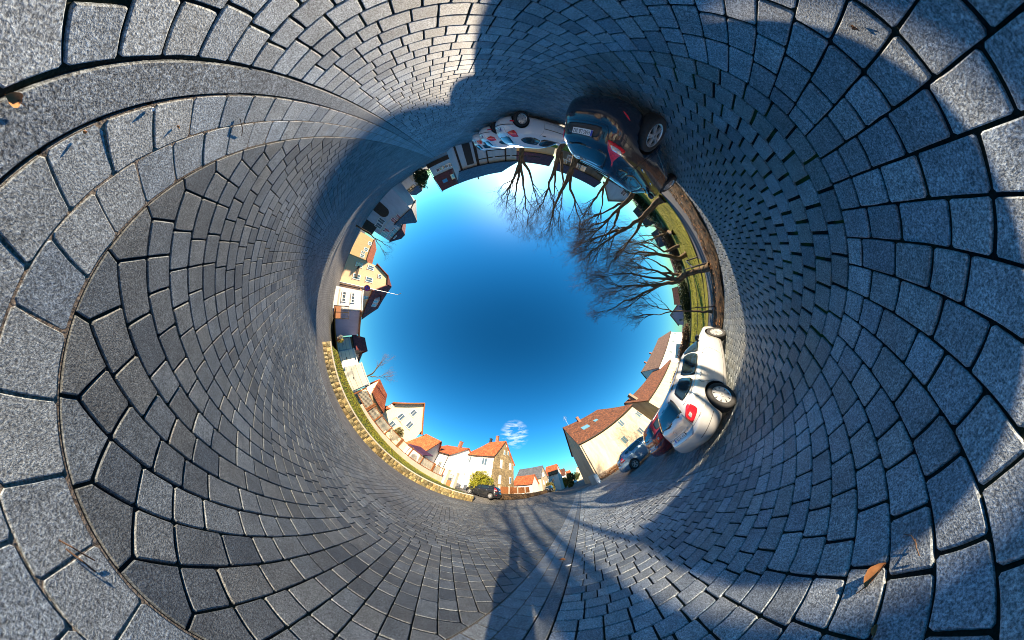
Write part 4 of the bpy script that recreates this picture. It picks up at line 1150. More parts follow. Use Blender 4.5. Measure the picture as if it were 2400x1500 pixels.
tag(hd.build('garden_wall', M['darkwood'], loc=(A[0], A[1], 0)), 'dark boarded garden wall in front of the wine-red roofed house', 'garden wall')
# 3 low house with four small windows
A = onS(934, 439, -54); B = onS(973, 412, -54)
h = House('bungalow', 'pale blue low house with a row of small dark windows under a slate-grey roof', A, B, 10, 0, 3.9, M['coolwall'])
h.walls(); h.roof_eave(6.6, BLUEG, hip=(2, 2))
h.wins([(953.5, 452, 1.4, 1.3), (958, 448, 1.4, 1.3), (964, 443.5, 1.4, 1.3), (969, 438.5, 1.4, 1.3)], frame=M['darkmetal'], bars=0)
h.panel('garage_door', h.uz(968, 415)[0] - 1.0, h.uz(968, 415)[0] + 1.0, 0, 1.9, M['coping'])
# 4 green glazed conservatory
A = onS(912, 462, -42); B = onS(926, 446, -42)
h = House('conservatory', 'dark green glazed garden room with cream surround between the grey and the blue houses', A, B, 5, 0, 5.3, M['pale'], 'garden room')
h.walls(); h.roof_flat()
for k in range(3):
    for j in range(2): h.window(.9 + k * (h.L - 1) / 3 + .3, 1.3 + j * 2.3, (h.L - 1) / 3 * .9, 2.0, M['greenframe'], 1, sill=False)
# 5 grey two-storey house
A = onS(860, 531, -38)
h = House('grey_house', 'large grey two-storey house with many windows and bare creepers, facing the road', A, (-38, 19), 12, .1, zp(941, 533, (-38, 21)), M['greywall'])
h.walls(); h.roof_eave(h.ze + 3.6, WINE, hip=(0, 4))
h.wins([(894, 518), (888, 529), (905.5, 541), (899, 551), (921, 552), (926, 541)], 1.5, 1.9)
u = h.uz(876, 541)[0]; h.panel('porch', u - 1.8, u + 1.8, 0, 3.6, M['darkwood'])
h.panel('string_course', 0, h.L, 4.9, 5.15, M['coping'], .004, .05)
h = House('grey_house_wing', 'lower wing of the grey house with arched door and steep slate spire roof', (-37.4, 18.8), (-37.4, 12.4), 9, .05, zp(947, 506, (-37.4, 16)), M['greywall'])
h.walls(); h.roof_eave(zp(967, 526, (-42, 18)), BLUEG, hip=(2.9, 2.9))
h.wins([(922, 518, 1.3, 1.8), (933, 508, 1.1, 1.4), (929, 512, .8, 1.3)])
u = h.uz(903, 500)[0]; mb = MB()
arch = [(u - 1.4, 0.05), (u + 1.4, 0.05)] + [(u + 1.4 * math.cos(math.pi * k / 10), 2.4 + 1.4 * math.sin(math.pi * k / 10)) for k in range(11)]
mb.prism([h.P(a, -.05, z) for a, z in arch], [h.P(a, -.002, z) for a, z in arch]); h.add(mb, 'arched_door', M['darkwood'])
# 6 orange house
A = onT(834, 600, 40); B = onT(868, 556, 40)
h = House('orange_house', 'small bright orange house with terracotta roof, far behind the bare shrubs', A, B, 9, .3, zp(874, 569, B), M['orange'])
h.walls(); h.roof_eave(h.ze + 3.0, TERRA)
h.wins([(849, 600, 1.8, 1.6), (858, 585, 2.3, 1.6), (867, 571, 2.3, 1.5), (851, 592, 1.3, 1.5)])
# 7/8 corner house: sunlit half-hipped gable, long shaded side with dormer
GX0, GX1, GT = -21.6, -15.4, 21.0
A = (GX0, GT); B = (GX1, GT)
h = House('corner_house', 'peach corner house with half-hipped red roof and sunlit gable above the street lamp', A, B, 12, .3, 6.7, M['peach'])
h.roof_gable(10.7, WINE, half=.42, oh=.35)
h.wins([(842, 621), (836, 649), (869, 628), (865, 656), (890, 648, .9, .8)], 1.15, 1.25)
u = h.uz(834, 636)[0]; h.panel('balcony_boards', u - 1.3, u + 1.3, 2.9, 3.3, M['darkwood'], .004, .12)
h.sl = (10.7 - 6.7) / ((GX1 - GX0) / 2)
s2 = House('x', 'x', (GX1, GT), (GX1, GT + 12), (GX1 - GX0), .3, 6.7, M['peach']); bpy.data.objects.remove(s2.root); s2.root = h.root; s2.org = h.org; s2.sl = h.sl
s2.dormer(s2.uz(874, 716)[0], 7.5, 3.4, 1.5, WINE, M['greywall'])
for px, py in ((832, 683), (857, 697)): 
    u, z = s2.uz(px, py); s2.window(min(max(u, 1), 11), z, 1.1, 1.2)
s2.downpipe(.3)
# 9 white flat-roofed annex with window band
A = onT(788, 681, 18.0); B = onT(785, 713, 18.0)
h = House('white_annex', 'white flat-roofed annex with a long window band beside the brown gate', (-12.6, 18), (-9.5, 18), 6, .75, 4.1, M['whitewall'], 'annex')
h.walls(); h.roof_flat(.18, .12, M['whitewall'])
h.window(1.4, 1.75, 1.5, .55, M['white'], 2); h.window(1.4, 2.9, 1.6, .5, M['white'], 2)
h.panel('beige_board', .2, 2.9, 1.05, 1.2, M['coping'])  # plain beige strip across the annex front
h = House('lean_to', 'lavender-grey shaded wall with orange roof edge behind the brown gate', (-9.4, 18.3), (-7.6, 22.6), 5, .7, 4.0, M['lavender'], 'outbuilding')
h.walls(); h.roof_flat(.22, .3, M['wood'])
# brown gate in front of it
A = pl(786, 716, 19.2); B = pl(787, 747, 18.3)
gt = empty('yard_gate', (A[0], A[1], .7), 0, 'brown framed yard gate with scrolled panels beside the white annex', 'gate')
e_ = (V2(B) - V2(A)); gl_ = e_.length; e_ /= gl_
def gpt(u, z): return Vector((e_.x * u, e_.y * u, z))
mb = MB()
for u in (0, gl_ / 2, gl_): mb.tube([gpt(u, 0), gpt(u, 1.75)], .05, 4)
for z in (.08, .85, 1.72): mb.tube([gpt(0, z), gpt(gl_, z)], .04, 4)
mb.build('gate_frame', M['darkwood'], gt)
mb = MB(); mb.box(gpt(gl_ * .5, .45), (e_.x, e_.y, 0), (-e_.y, e_.x, 0), (0, 0, 1), gl_ / 2 - .06, .015, .35); mb.build('lower_panel', M['wood'], gt)
for k in range(8):
    b = MB(); u = gl_ * (k + .5) / 8; b.tube([gpt(u, .9), gpt(u + .05, 1.1), gpt(u - .05, 1.4), gpt(u, 1.68)], .015, 4); b.build('scroll_bar', M['darkmetal'], gt)
# recessed shop-like front, dark red roof
h = House('recessed_building', 'dark glazed front under a wine-red roof, between the lavender wall and the white gable', (-8.2, 25), (-6.0, 25), 5, .6, 3.5, M['brownstone'], 'building')
h.walls(); h.roof_eave(5.6, WINE); h.window(1.1, 2.0, 1.5, 1.6, M['darkmetal'], 1)
# 10 white gable behind the garages
A = onT(838, 788, 29); B = onT(844, 832, 29)
h = House('white_gable_house', 'white gabled house with wine-red roof rising behind the cream garages', A, B, 9, .5, 4.3, M['whitewall'])
h.roof_gable(zp(856, 806, ((A[0] + B[0]) / 2, 29)), WINE, apex=.45)
# garages
def garage(label, A, B, d, z0, ze, step=0):
    h = House('garage', label, A, B, d, z0, ze, M['coolwall'], 'garage', 'cream garages above the low wall')
    h.walls(); h.roof_flat(.14, .06, M['garage'])
    n = 4
    door = h.panel('garage_door', .12, h.L - .12, z0, ze - .15, M['garage'], .01, .04)
    for k in range(1, n): h.panel('door_joint', .12, h.L - .12, z0 + (ze - .15 - z0) * k / n - .012, z0 + (ze - .15 - z0) * k / n + .012, M['darkmetal'], .052, .004)
    h.panel('door_handle', h.L / 2 - .12, h.L / 2 + .12, z0 + 1.0, z0 + 1.07, M['darkmetal'], .06, .04)
    return h
garage('large cream garage with a dark handle, nearest to the trellis fence', (-2.75, 19), (.1, 19), 5.5, .8, 3.2)
garage('middle cream garage with ribbed door, set back from the large one', (-5.2, 21.2), (-2.8, 20.2), 5, .7, 2.85)
garage('small cream garage beside the planters, furthest from the trellis fence', (-7.3, 22.6), (-5.3, 21.8), 5, .6, 2.6)
# 11 pergola / terracotta roofed lean-to
A = pl(868, 925, 22.5); B = pl(897, 962, 23.5)
h = House('terracotta_lean_to', 'small house with ribbed terracotta roof and dark pergola behind the trellis fence', A, B, 6, .8, 3.4, M['pale'], 'outbuilding')
h.walls(); h.roof_eave(zp(903, 912, (A[0] * 1.2, A[1] * 1.2)), TERRA, rd=6)
for k in range(3): h.window(.8 + k * (h.L - 1.6) / 2, 1.9, 1.0, 1.3, M['darkwood'], 1)
h.panel('orange_awning', h.L * .45, h.L * .8, 2.5, 3.0, M['wood'])
# 12 yellow gabled house
A = pl(927, 948, 25.4); B = pl(991, 1006, 26.4)
h = House('yellow_house', 'tall pale yellow gabled house with orange verges above the trellis fence', A, B, 9, .8, 6.3, M['pale'])
h.barge = M['wood']; h.roof_gable(zp(992, 946, ((A[0] + B[0]) / 2, (A[1] + B[1]) / 2)), TERRA, oh=.45)
h.wins([(969, 968, .95, 1.25), (940, 977, .95, 1.25), (960, 996, .95, 1.25), (919, 995, .95, 1.1)])
A2 = pl(893, 962, 27); B2 = pl(926, 948, 25.6)
h = House('yellow_house_wing', 'balcony wing with red tiled roof on the left of the yellow gabled house', A2, B2, 7, .8, 4.6, M['pale'], 'house wing')
h.walls(); h.roof_eave(zp(944, 918, (B2[0] * 1.12, B2[1] * 1.12)), TERRA)
h.wins([(916, 955, .9, 1.1), (895, 970, .8, .9)])
# 13 small red roofs and purple canopy
A = pl(958, 1040, 25); B = pl(998, 1052, 23)
h = House('red_roof_shed', 'low red roofed outbuilding between the yellow house and the long white house', A, B, 5, .7, 3.3, M['greywall'], 'outbuilding')
h.walls(); h.roof_eave(zp(990, 1016, (A[0] * 1.15, A[1] * 1.15)), TERRA)
A = pl(962, 1048, 20.2); B = pl(992, 1062, 19.2)
cp = empty('canopy', (A[0], A[1], .8), 0, 'dark purple corrugated canopy in front of the red roofed outbuilding', 'canopy')
e_ = (V2(B) - V2(A)); cl_ = e_.length; e_ /= cl_; n_ = Vector((-e_.y, e_.x)); n_ = n_ if n_.dot(V2(A)) > 0 else -n_
P_ = lambda u, w, z: Vector((e_.x * u + n_.x * w, e_.y * u + n_.y * w, z))
mb = MB(); mb.prism([P_(-.3, -.3, 1.9), P_(cl_ + .3, -.3, 1.75), P_(cl_ + .3, 2.4, 2.5), P_(-.3, 2.4, 2.7)], [P_(-.3, -.3, 1.98), P_(cl_ + .3, -.3, 1.83), P_(cl_ + .3, 2.4, 2.58), P_(-.3, 2.4, 2.78)])
mb.build('canopy_roof', tile_mat('purple_sheet', (0.06, 0.02, 0.06), (0.09, 0.03, 0.08), (e_.x, e_.y)), cp)
for u in (0, cl_):
    b = MB(); b.tube([P_(u, 0, -.3), P_(u, 0, 1.8)], .05, 4); b.build('post', M['wood'], cp)
# 14 long white house, orange roof
h = House('long_white_house', 'long low white house with orange roof and chimney behind the trellis fence', (16.3, 24.4), (15.7, 17.8), 6.5, .7, 5.05, M['whitewall'])
h.walls(); h.roof_eave(7.5, TERRA); h.chimney(h.uz(1047, 1050)[0], 2.6, 6.2, 8.5)
h.window(h.uz(1036, 1078)[0], 3.0, .8, .9, M['coping'], 1); h.downpipe(h.L - .2)
# 15 white house with rubble stone gable
h = House('stone_gabled_house', 'white house with orange roof whose gable end is bare rubble stone', (19.7, 17.7), (19.7, 12.1), 8.2, .6, 6.8, M['whitewall'])
h.walls(); h.gm = M['rubble']; h.roof_eave(10.65, TERRA, hip=(1.8, 0), rd=3.8)
h.wins([(1097, 1076, 1.0, 1.2), (1135.5, 1082, 1.15, 1.3), (1073, 1072, .5, .7), (1088, 1110, .6, .6)], frame=M['white'])
mb = MB(); mb.prism([h.P(h.L + .004, -.02, 0), h.P(h.L + .004, 8.2, 0), h.P(h.L + .004, 8.2, 6.2), h.P(h.L + .004, 3.8, 10.6), h.P(h.L + .004, -.02, 6.8)],
                    [h.P(h.L + .05, -.02, 0), h.P(h.L + .05, 8.2, 0), h.P(h.L + .05, 8.2, 6.2), h.P(h.L + .05, 3.8, 10.6), h.P(h.L + .05, -.02, 6.8)])
h.add(mb, 'stone_gable', M['rubble'])
r_ = random.Random(3)
for (px, py, w, hh) in ((1174, 1088, .75, 1.5), (1195.5, 1094, .75, 1.3), (1170.5, 1124, .75, 1.4), (1195, 1126, .75, 1.2), (1182, 1062, .6, .9), (1191, 1063, .6, .9), (1187.5, 1047, .35, .4)):
    a, z = onwall(px, py, (19.7, 12.1), (27.9, 12.1))
    mbw = MB(); P = lambda o, zz, q: h.P(h.L + q, o, zz)
    mbw.prism([P(a - w/2, z - hh/2, .052), P(a + w/2, z - hh/2, .052), P(a + w/2, z + hh/2, .052), P(a - w/2, z + hh/2, .052)], [P(a - w/2, z - hh/2, .10), P(a + w/2, z - hh/2, .10), P(a + w/2, z + hh/2, .10), P(a - w/2, z + hh/2, .10)])
    h.add(mbw, 'window', M['white'])
    mbw = MB(); w *= .72; hh *= .8
    mbw.prism([P(a - w/2, z - hh/2, .103), P(a + w/2, z - hh/2, .103), P(a + w/2, z + hh/2, .103), P(a - w/2, z + hh/2, .103)], [P(a - w/2, z - hh/2, .11), P(a + w/2, z - hh/2, .11), P(a + w/2, z + hh/2, .11), P(a - w/2, z + hh/2, .11)])
    h.add(mbw, 'pane', M['skyglass'] if hh < 1 else M['white'])
h.chimney(1.9, 3.8, 9.8, 11.5, M['darkmetal'], .24); h.chimney(3.6, 3.8, 10, 12)
# 16 orange roofed annex, slate house, houses down the street
h = House('orange_roofed_annex', 'small white annex with orange roof between the stone gable and the slate house', (31, 13.5), (31, 9.6), 5, .2, 2.85, M['whitewall'], 'annex')
h.walls(); h.roof_eave(4.7, TERRA); h.window(1.2, 1.7, .9, 1.0)
h = House('slate_roofed_house', 'cream house with long grey slate roof beyond the stone gabled house', (38, 16.0), (38, 9.3), 8.5, .2, 4.2, M['cream'])
h.walls(); h.roof_eave(7.6, None, mat=M['slate']); h.window(3, 3.0, 2.0, 1.0)
for w_, z_ in ((2.5, 3.0), (4.3, 5.2), (5.8, 2.8), (3.0, 5.0)): h.window(w_, z_, .9, 1.1, side='r')
h = House('street_house', 'white gabled house with red roof along the far street', (50, 10.5), (50, 6.6), 10, .1, 5.2, M['whitewall'])
h.walls(); h.roof_eave(8.6, TERRA); h.window(2, 3.4, .9, 1.1); h.window(2.5, 3.4, .9, 1.1, side='r'); h.window(6.5, 3.4, .9, 1.1, side='r')
h = House('street_house', 'second white house with a red roof down the far street', (70, 9.5), (70, 6.2), 9, 0, 4.9, M['whitewall'])
h.walls(); h.roof_eave(8.0, RUST)
h = House('street_house', 'small orange roofed house where the far street bends', (100, 11), (100, 5.5), 9, 0, 4.6, M['peach'])
h.walls(); h.roof_eave(8.2, TERRA)
h = House('street_house', 'cream gabled house with red roof closing the far street', (118, 4.0), (118, -3.5), 9, 0, 4.4, M['cream'])
h.roof_gable(9.0, TERRA)
# 17 cream house at the end of the square
A = (22.9, -1.7); B = (25.3, -14.7)
h = House('cream_house', 'long cream house with rusty tiled roof and tree shadows on its front', A, B, 9, -.1, 6.35, M['cream'])
h.walls(); h.roof_eave(11.7, RUST, hip=(0, 3.4), rd=5.0, oh=.45)
h.wins([(1456, 992, 1.0, 1.3), (1508, 957, 1.0, 1.3), (1463.5, 1031, 1.0, 1.2), (1501, 1010, 1.0, 1.2)], frame=M['coping'])
h.chimney(3.9, 4.4, 10.4, 12.4); h.skylight(6.2, 8.8, .9, .8); h.skylight(3.4, 8.6, 1.6, 1.2)
h.panel('plinth', 0, h.L, -.4, .75, M['brownstone'], .004, .06); h.downpipe(.25)
aer = MB(); c = h.P(1.2, 4.6, 11.4); aer.tube([c, c + Vector((0, 0, 2.6))], .02, 4)
for z, l in ((2.5, .7), (2.1, .9), (1.6, .5)):
    for k in range(7):
        q_ = c + Vector((0, 0, z)) + Vector((h.n.x, h.n.y, 0)) * (k - 3) * .18; aer.tube([q_ - Vector((h.e.x, h.e.y, 0)) * l * .5, q_ + Vector((h.e.x, h.e.y, 0)) * l * .5], .008, 3)
    aer.tube([c + Vector((0, 0, z)) - Vector((h.n.x, h.n.y, 0)) * .6, c + Vector((0, 0, z)) + Vector((h.n.x, h.n.y, 0)) * .6], .012, 3)
h.add(aer, 'roof_aerial', M['metal'])
h = House('street_house', 'narrow house with red roof hidden behind the end of the cream house', (36, -2.2), (36, -9), 8, 0, 5.6, M['greywall'])
h.walls(); h.roof_eave(9.6, TERRA)
h = House('street_house', 'last house with red roof seen past the cream house, close to the street', (52, -2.6), (52, -9), 8, 0, 5.4, M['cream'])
h.walls(); h.roof_eave(9.4, TERRA)
# 18 lower house joined to it, and the gabled one behind
A = pl(1513, 938, 31.5); B = pl(1574, 846, 54)
h = House('rust_roofed_wing', 'lower cream wing with brown tiled roof behind the silver estate car', A, B, 8, .2, 4.3, M['cream'], 'house wing')
h.walls(); h.roof_eave(8.4, RUST, rd=4); h.chimney(1.2, 2.2, 6.2, 8.6, M['brownstone'], .4)
A = pl(1558, 868, 50); B = pl(1601, 780, 72)
h = House('brown_roofed_house', 'white house with steep dark brown roof above the rust roofed wing', A, B, 9, .5, 7.2, M['whitewall'])
h.walls(); h.roof_eave(12.6, BROWN, rd=4.5)
h.wins([(1582, 782, 1.2, 1.4), (1578, 800, 1.2, 1.4), (1572, 825, 1.2, 1.4)])
h.chimney(6, 4.5, 12, 13.6); h.chimney(13, 4.5, 12, 13.6)
# 19 houses beyond the park
def gable_px(name, label, a, b, apex, D, ze_px, wall, cols, depth=8, wins_=(), z0=.9, **k):
    A = pl(*a, D); B = pl(*b, D); h = House(name, label, A, B, depth, z0, zp(*ze_px, A), wall)
    h.roof_gable(zp(*apex, ((A[0] + B[0]) / 2, (A[1] + B[1]) / 2)), cols, **k)
    if wins_: h.wins(wins_, 1.1, 1.3)
    return h
gable_px('lavender_house', 'lavender gabled house with red roof beyond the park lawn', (1620, 762), (1621, 712), (1571, 736), 55, (1589, 762), M['lavender'], TERRA, wins_=[(1596, 720), (1596, 750), (1613, 738), (1577, 736, .7, .6)])
def eave_px(name, label, a, b, D, ze_px, zr_px, wall, cols, depth=8, wins_=(), z0=.8, D2=None, **k):
    A = pl(*a, D); B = pl(*b, D2 or D); h = House(name, label, A, B, depth, z0, zp(*ze_px, A), wall)
    h.walls(); h.roof_eave(zp(*zr_px, (A[0] * (1 + depth / 2 / D), A[1] * (1 + depth / 2 / D))), cols, **k)
    if wins_: h.wins(wins_, 1.1, 1.2)
    return h
eave_px('white_park_house', 'white house with a rust roof glimpsed between the park trees', (1620, 710), (1616, 668), 48, (1593, 706), (1578, 690), M['whitewall'], RUST, wins_=[(1603, 680), (1603, 700)])
eave_px('pink_house', 'red-pink house with white window surrounds behind the large park tree', (1556, 505), (1524, 458), 38, (1526, 515), (1505, 520), M['pink'], RUST, wins_=[(1540, 490), (1535, 482), (1528, 470), (1524, 492)])
eave_px('pink_house', 'second red-pink building right behind the mown lawn, partly dark', (1586, 560), (1568, 522), 40, (1556, 560), (1538, 566), M['pink'], BROWN, wins_=[(1570, 545, 4, 2)])
eave_px('dark_shed', 'dark open shed standing behind the park lawn', (1607, 640), (1592, 585), 44, (1590, 640), (1582, 640), M['darkwood'], BROWN)
gable_px('grey_gable_house', 'pale grey house with steep gable directly behind the dark hatchback', (1492, 448), (1430, 408), (1444, 486), 36, (1468, 472), M['coolwall'], BLUEG, wins_=[(1462, 452)])
eave_px('brown_house', 'brown rendered house with small windows behind the dark hatchback roof', (1420, 405), (1306, 360), 34, (1392, 418), (1375, 428), M['brownstone'], WINE, wins_=[(1322, 380), (1352, 390), (1366, 396), (1335, 372)], depth=9)
eave_px('long_roofed_house', 'long low building with a big wine-red roof behind the small white car', (1300, 352), (1196, 342), 33, (1296, 368), (1285, 388), M['peach'], WINE, depth=9)

# ---------------------------------------------------------------- low wall, terrace, fences
def path_pt(path, d):
    for (a, b) in zip(path, path[1:]):
        L = math.hypot(b[0] - a[0], b[1] - a[1])
        if d <= L: return (a[0] + (b[0] - a[0]) * d / L, a[1] + (b[1] - a[1]) * d / L, math.atan2(b[1] - a[1], b[0] - a[0]))
        d -= L
    return (b[0], b[1], math.atan2(b[1] - a[1], b[0] - a[0]))
WALL = [(-4.1, 13.25), (7.0, 13.1), (10.5, 12.5), (15.0, 11.2)]
WL = sum(math.hypot(b[0] - a[0], b[1] - a[1]) for a, b in zip(WALL, WALL[1:]))
lw = empty('low_stone_wall', (-4.1, 13.25, 0), 0, 'low retaining wall of rough yellow sandstone blocks with pale coping, holding up the grass verge', 'wall')
def rough_block(w, d, h, rnd, j=.018):
    v = []
    for z in (0, h):
        for x, y in ((-w/2, -d/2), (0, -d/2 - .02), (w/2, -d/2), (w/2, d/2), (-w/2, d/2)):
            v.append((x + rnd.uniform(-j, j), y + rnd.uniform(-j, j), z + rnd.uniform(-j, j) * .6))
    v.append((rnd.uniform(-.03, .03), -d/2 - .04, h * .5))
    f = [(4, 3, 2, 1, 0), (5, 6, 7, 8, 9), (2, 3, 8, 7), (3, 4, 9, 8), (4, 0, 5, 9), (0, 1, 10), (1, 2, 10), (2, 7, 10), (7, 6, 10), (6, 5, 10), (5, 0, 10)]
    return v, f
rw_ = random.Random(11)
for course, (z0, hh, dep, off) in enumerate(((-.05, .31, .34, -.05), (.27, .31, .28, .0))):
    d = 0
    while d < WL:
        w = rw_.uniform(.26, .55)
        x, y, a = path_pt(WALL, d + w / 2); v, f = rough_block(w - .02, dep, hh, rw_)
        zt = terrain(x, y)
        o = obj('block', mesh('block', v, f), M['sandstone'], lw, (x + 4.1 - math.sin(a) * off, y - 13.25 + math.cos(a) * off, z0 + zt * .3), a); d += w
mb = MB((-4.1, 13.25, 0)); n = 26
for k in range(n):
    x0, y0, a = path_pt(WALL, WL * k / n + .006); x1, y1, _ = path_pt(WALL, WL * (k + 1) / n - .006)
    px, py = -math.sin(a), math.cos(a)
    mb.prism([(x0 - px * .17, y0 - py * .17, .60), (x1 - px * .17, y1 - py * .17, .60), (x1 + px * .15, y1 + py * .15, .60), (x0 + px * .15, y0 + py * .15, .60)],
             [(x0 - px * .17, y0 - py * .17, .68), (x1 - px * .17, y1 - py * .17, .68), (x1 + px * .15, y1 + py * .15, .68), (x0 + px * .15, y0 + py * .15, .68)])
    o = MB((-4.1, 13.25, 0)); o.v, o.f = mb.v, mb.f; o.build('coping_stone', M['coping'], lw); mb = MB((-4.1, 13.25, 0))
core = MB((-4.1, 13.25, 0))
for k in range(12):
    x0, y0, a = path_pt(WALL, WL * k / 12); x1, y1, _ = path_pt(WALL, WL * (k + 1) / 12); px, py = -math.sin(a), math.cos(a)
    core.prism([(x0 - px * .06, y0 - py * .06, -.3), (x1 - px * .06, y1 - py * .06, -.3), (x1 + px * .12, y1 + py * .12, -.3), (x0 + px * .12, y0 + py * .12, -.3)],
               [(x0 - px * .06, y0 - py * .06, .60), (x1 - px * .06, y1 - py * .06, .60), (x1 + px * .12, y1 + py * .12, .60), (x0 + px * .12, y0 + py * .12, .60)])
core.build('wall_core', M['joint'], lw)
def plinth_z(s): return 1.27 - .035 * (s - 1.5) if s > 1.5 else 1.0 + .27 * sstep(-4, 1.5, s)
PT = 16.2
vs, fs = [], []; ns_, nt_ = 60, 12
for i in range(ns_ + 1):
    x = -3.9 + (15.6 + 3.9) * i / ns_
    # front edge follows the wall
    best = min(((abs(path_pt(WALL, WL * k / 200)[0] - x), path_pt(WALL, WL * k / 200)) for k in range(201)))[1]
    for j in range(nt_ + 1):
        t = j / nt_; yf = best[1] + .12; y = yf + (PT - yf) * t
        z = .63 + (plinth_z(x) - .63) * t ** .9 + .03 * math.sin(x * 5 + j) * math.sin(t * 3.1)
        vs.append((x, y, z))
for i in range(ns_):
    for j in range(nt_):
        a = i * (nt_ + 1) + j; fs.append((a, a + nt_ + 1, a + nt_ + 2, a + 1))
ve = tag(obj('verge', mesh('verge', vs, fs, True), M['verge']), kind='structure')
# terrace behind the plinth so that nothing floats
sheet('terrace', -9, 15.6, PT, 34, 6, 6, 0, M['verge'], zf=lambda x, y: (plinth_z(x) if y < 17 else max(terrain(x, y), .68)))
pw = MB((1.5, PT, 1.0)); pw.prism([(1.5, PT - .12, .3), (14.6, PT - .12, .3), (14.6, PT + .12, .3), (1.5, PT + .12, .3)], [(1.5, PT - .12, 1.50), (14.6, PT - .12, 1.50), (14.6, PT + .12, 1.50), (1.5, PT + .12, 1.50)])
tag(pw.build('plinth_wall', M['coping'], loc=(1.5, PT, 1.0)), 'long beige rendered garden wall that the trellis fence stands on', 'garden wall')
tf = empty('trellis_fence', (.3, PT, 1.5), 0, 'brown garden fence of white lattice panels between brown posts, standing on the beige wall', 'fence')
M['lattice'] = plain('lattice_white', (0.62, 0.55, 0.42), 0.7)
posts = [.3, 2.1, 3.5, 5.2, 7.0, 8.8, 10.6, 12.5, 14.4]
for i, x in enumerate(posts):
    m_ = MB((.3, PT, 1.5)); m_.abox(x - .06, x + .06, PT - .06, PT + .06, 1.5 if x > 1.4 else 1.1, 2.62); m_.build('post', M['wood'], tf)
    if i % 3 == 1:
        m_ = MB((.3, PT, 1.5)); m_.abox(x + .12, x + .24, PT - .06, PT + .06, 1.5, 2.62); m_.build('post', M['wood'], tf)
for a, b in zip(posts, posts[1:]):
    for z in (1.56, 2.50):
        m_ = MB((.3, PT, 1.5)); m_.abox(a + .06, b - .06, PT - .035, PT + .035, z - .04, z + .04); m_.build('rail', M['wood'], tf)
    m_ = MB((.3, PT, 1.5)); w_ = b - a - .14; st_ = .17
    k = -1.0
    while k < w_ + .1:
        for sg in (1, -1):
            x0 = k if sg > 0 else k + .90; x1 = k + .90 if sg > 0 else k
            z0, z1 = 1.6, 2.46
            # clip to the panel
            def cl(xa, za, xb, zb):
                if xa > xb: xa, za, xb, zb = xb, zb, xa, za
                if xb < 0 or xa > w_: return None
                if xa < 0: za += (zb - za) * (-xa) / (xb - xa); xa = 0
                if xb > w_: zb -= (zb - za) * (xb - w_) / (xb - xa); xb = w_
                return xa, za, xb, zb
            c = cl(x0, z0, x1, z1)
            if c: m_.tube([(a + .07 + c[0], PT + .012 * sg, c[1]), (a + .07 + c[2], PT + .012 * sg, c[3])], .016, 4, cap=False)
        k += st_
    tag(m_.build('lattice_panel', M['lattice'], tf), kind='stuff')
# gate pillars, brown gate
for px, lab in ((1040, 'left concrete gate pillar at the end of the trellis fence'), (1062, 'right concrete gate pillar beside the climbing shrubs')):
    p = at(px, 1130 if px < 1050 else 1137, 20.6); m_ = MB((p.x, p.y, .5)); m_.abox(p.x - .22, p.x + .22, p.y - .22, p.y + .22, .2, 2.55); m_.abox(p.x - .27, p.x + .27, p.y - .27, p.y + .27, 2.55, 2.66)
    tag(m_.build('gate_pillar', M['coping'], loc=(p.x, p.y, .5)), lab, 'pillar', 'concrete gate pillars')
p0, p1 = at(1046, 1130, 20.7), at(1056, 1134, 20.7); gg = empty('garden_gate', (p0.x, p0.y, .7), 0, 'brown wooden garden gate with open upper half between the concrete pillars', 'gate')
e_ = (p1 - p0); e_.z = 0; L_ = e_.length; e_.normalize()
m_ = MB(); m_.box(e_ * (L_ / 2) + Vector((0, 0, .35)), e_, e_.cross(Vector((0, 0, 1))), (0, 0, 1), L_ / 2 + .1, .03, .38); m_.build('gate_panel', M['wood'], gg)
m_ = MB(); m_.tube([Vector((0, 0, .7)), Vector((0, 0, 1.5)), e_ * L_ + Vector((0, 0, 1.5)), e_ * L_ + Vector((0, 0, .7))], .035, 4)
for k in range(1, 5): m_.tube([e_ * (L_ * k / 5) + Vector((0, 0, .7)), e_ * (L_ * k / 5) + Vector((0, 0, 1.5))], .014, 4)
m_.build('gate_frame', M['darkmetal'], gg)
# brown board fence and stony bank beside the black car
fa, fb = pl(1169, 1150, 21.6), pl(1242, 1150, 27.5)
bf = empty('board_fence', (fa[0], fa[1], 1.2), 0, 'low fence of reddish brown boards between pale posts on the bank by the black car', 'fence')
e_ = Vector((fb[0] - fa[0], fb[1] - fa[1], 0)); L_ = e_.length; e_.normalize(); nrm = Vector((-e_.y, e_.x, 0)); nb = int(L_ / .14)
for k in range(nb):
    if k % 14 == 0:
        m_ = MB(); m_.box(e_ * (k * .14 + .07) + Vector((0, 0, .35)), e_, nrm, (0, 0, 1), .09, .09, .65); m_.build('post', M['coping'], bf); continue
    m_ = MB(); h_ = rw_.uniform(.44, .47); m_.box(e_ * (k * .14 + .07) + Vector((0, 0, .47)), e_, nrm, (0, 0, 1), .064, .012, h_); m_.build('board', M['wood'], bf)
bk = [((1168, 1167), 20.2), ((1200, 1168), 21.0), ((1235, 1165), 23.5), ((1262, 1159), 27), ((1288, 1152), 34)]
vs, fs = [], []; nj = 8
fine = []
for (q, D), (q2, D2) in zip(bk, bk[1:]):
    for i in range(8):
        t = i / 8; fine.append((q[0] + (q2[0] - q[0]) * t, D + (D2 - D) * t))
rb = random.Random(5)
for i, (px, D) in enumerate(fine):
    d = dir_of(px, 1160); L_ = math.hypot(d.x, d.y)
    for j in range(nj + 1):
        dd = D + 1.6 * j / nj; x, y = d.x / L_ * dd, d.y / L_ * dd
        z = terrain(d.x / L_ * D, d.y / L_ * D) - .05 + .60 * math.sin(min(1, j / nj * 1.3) * 1.57) + rb.uniform(-.05, .05) * (j > 0)
        vs.append((x, y, z))
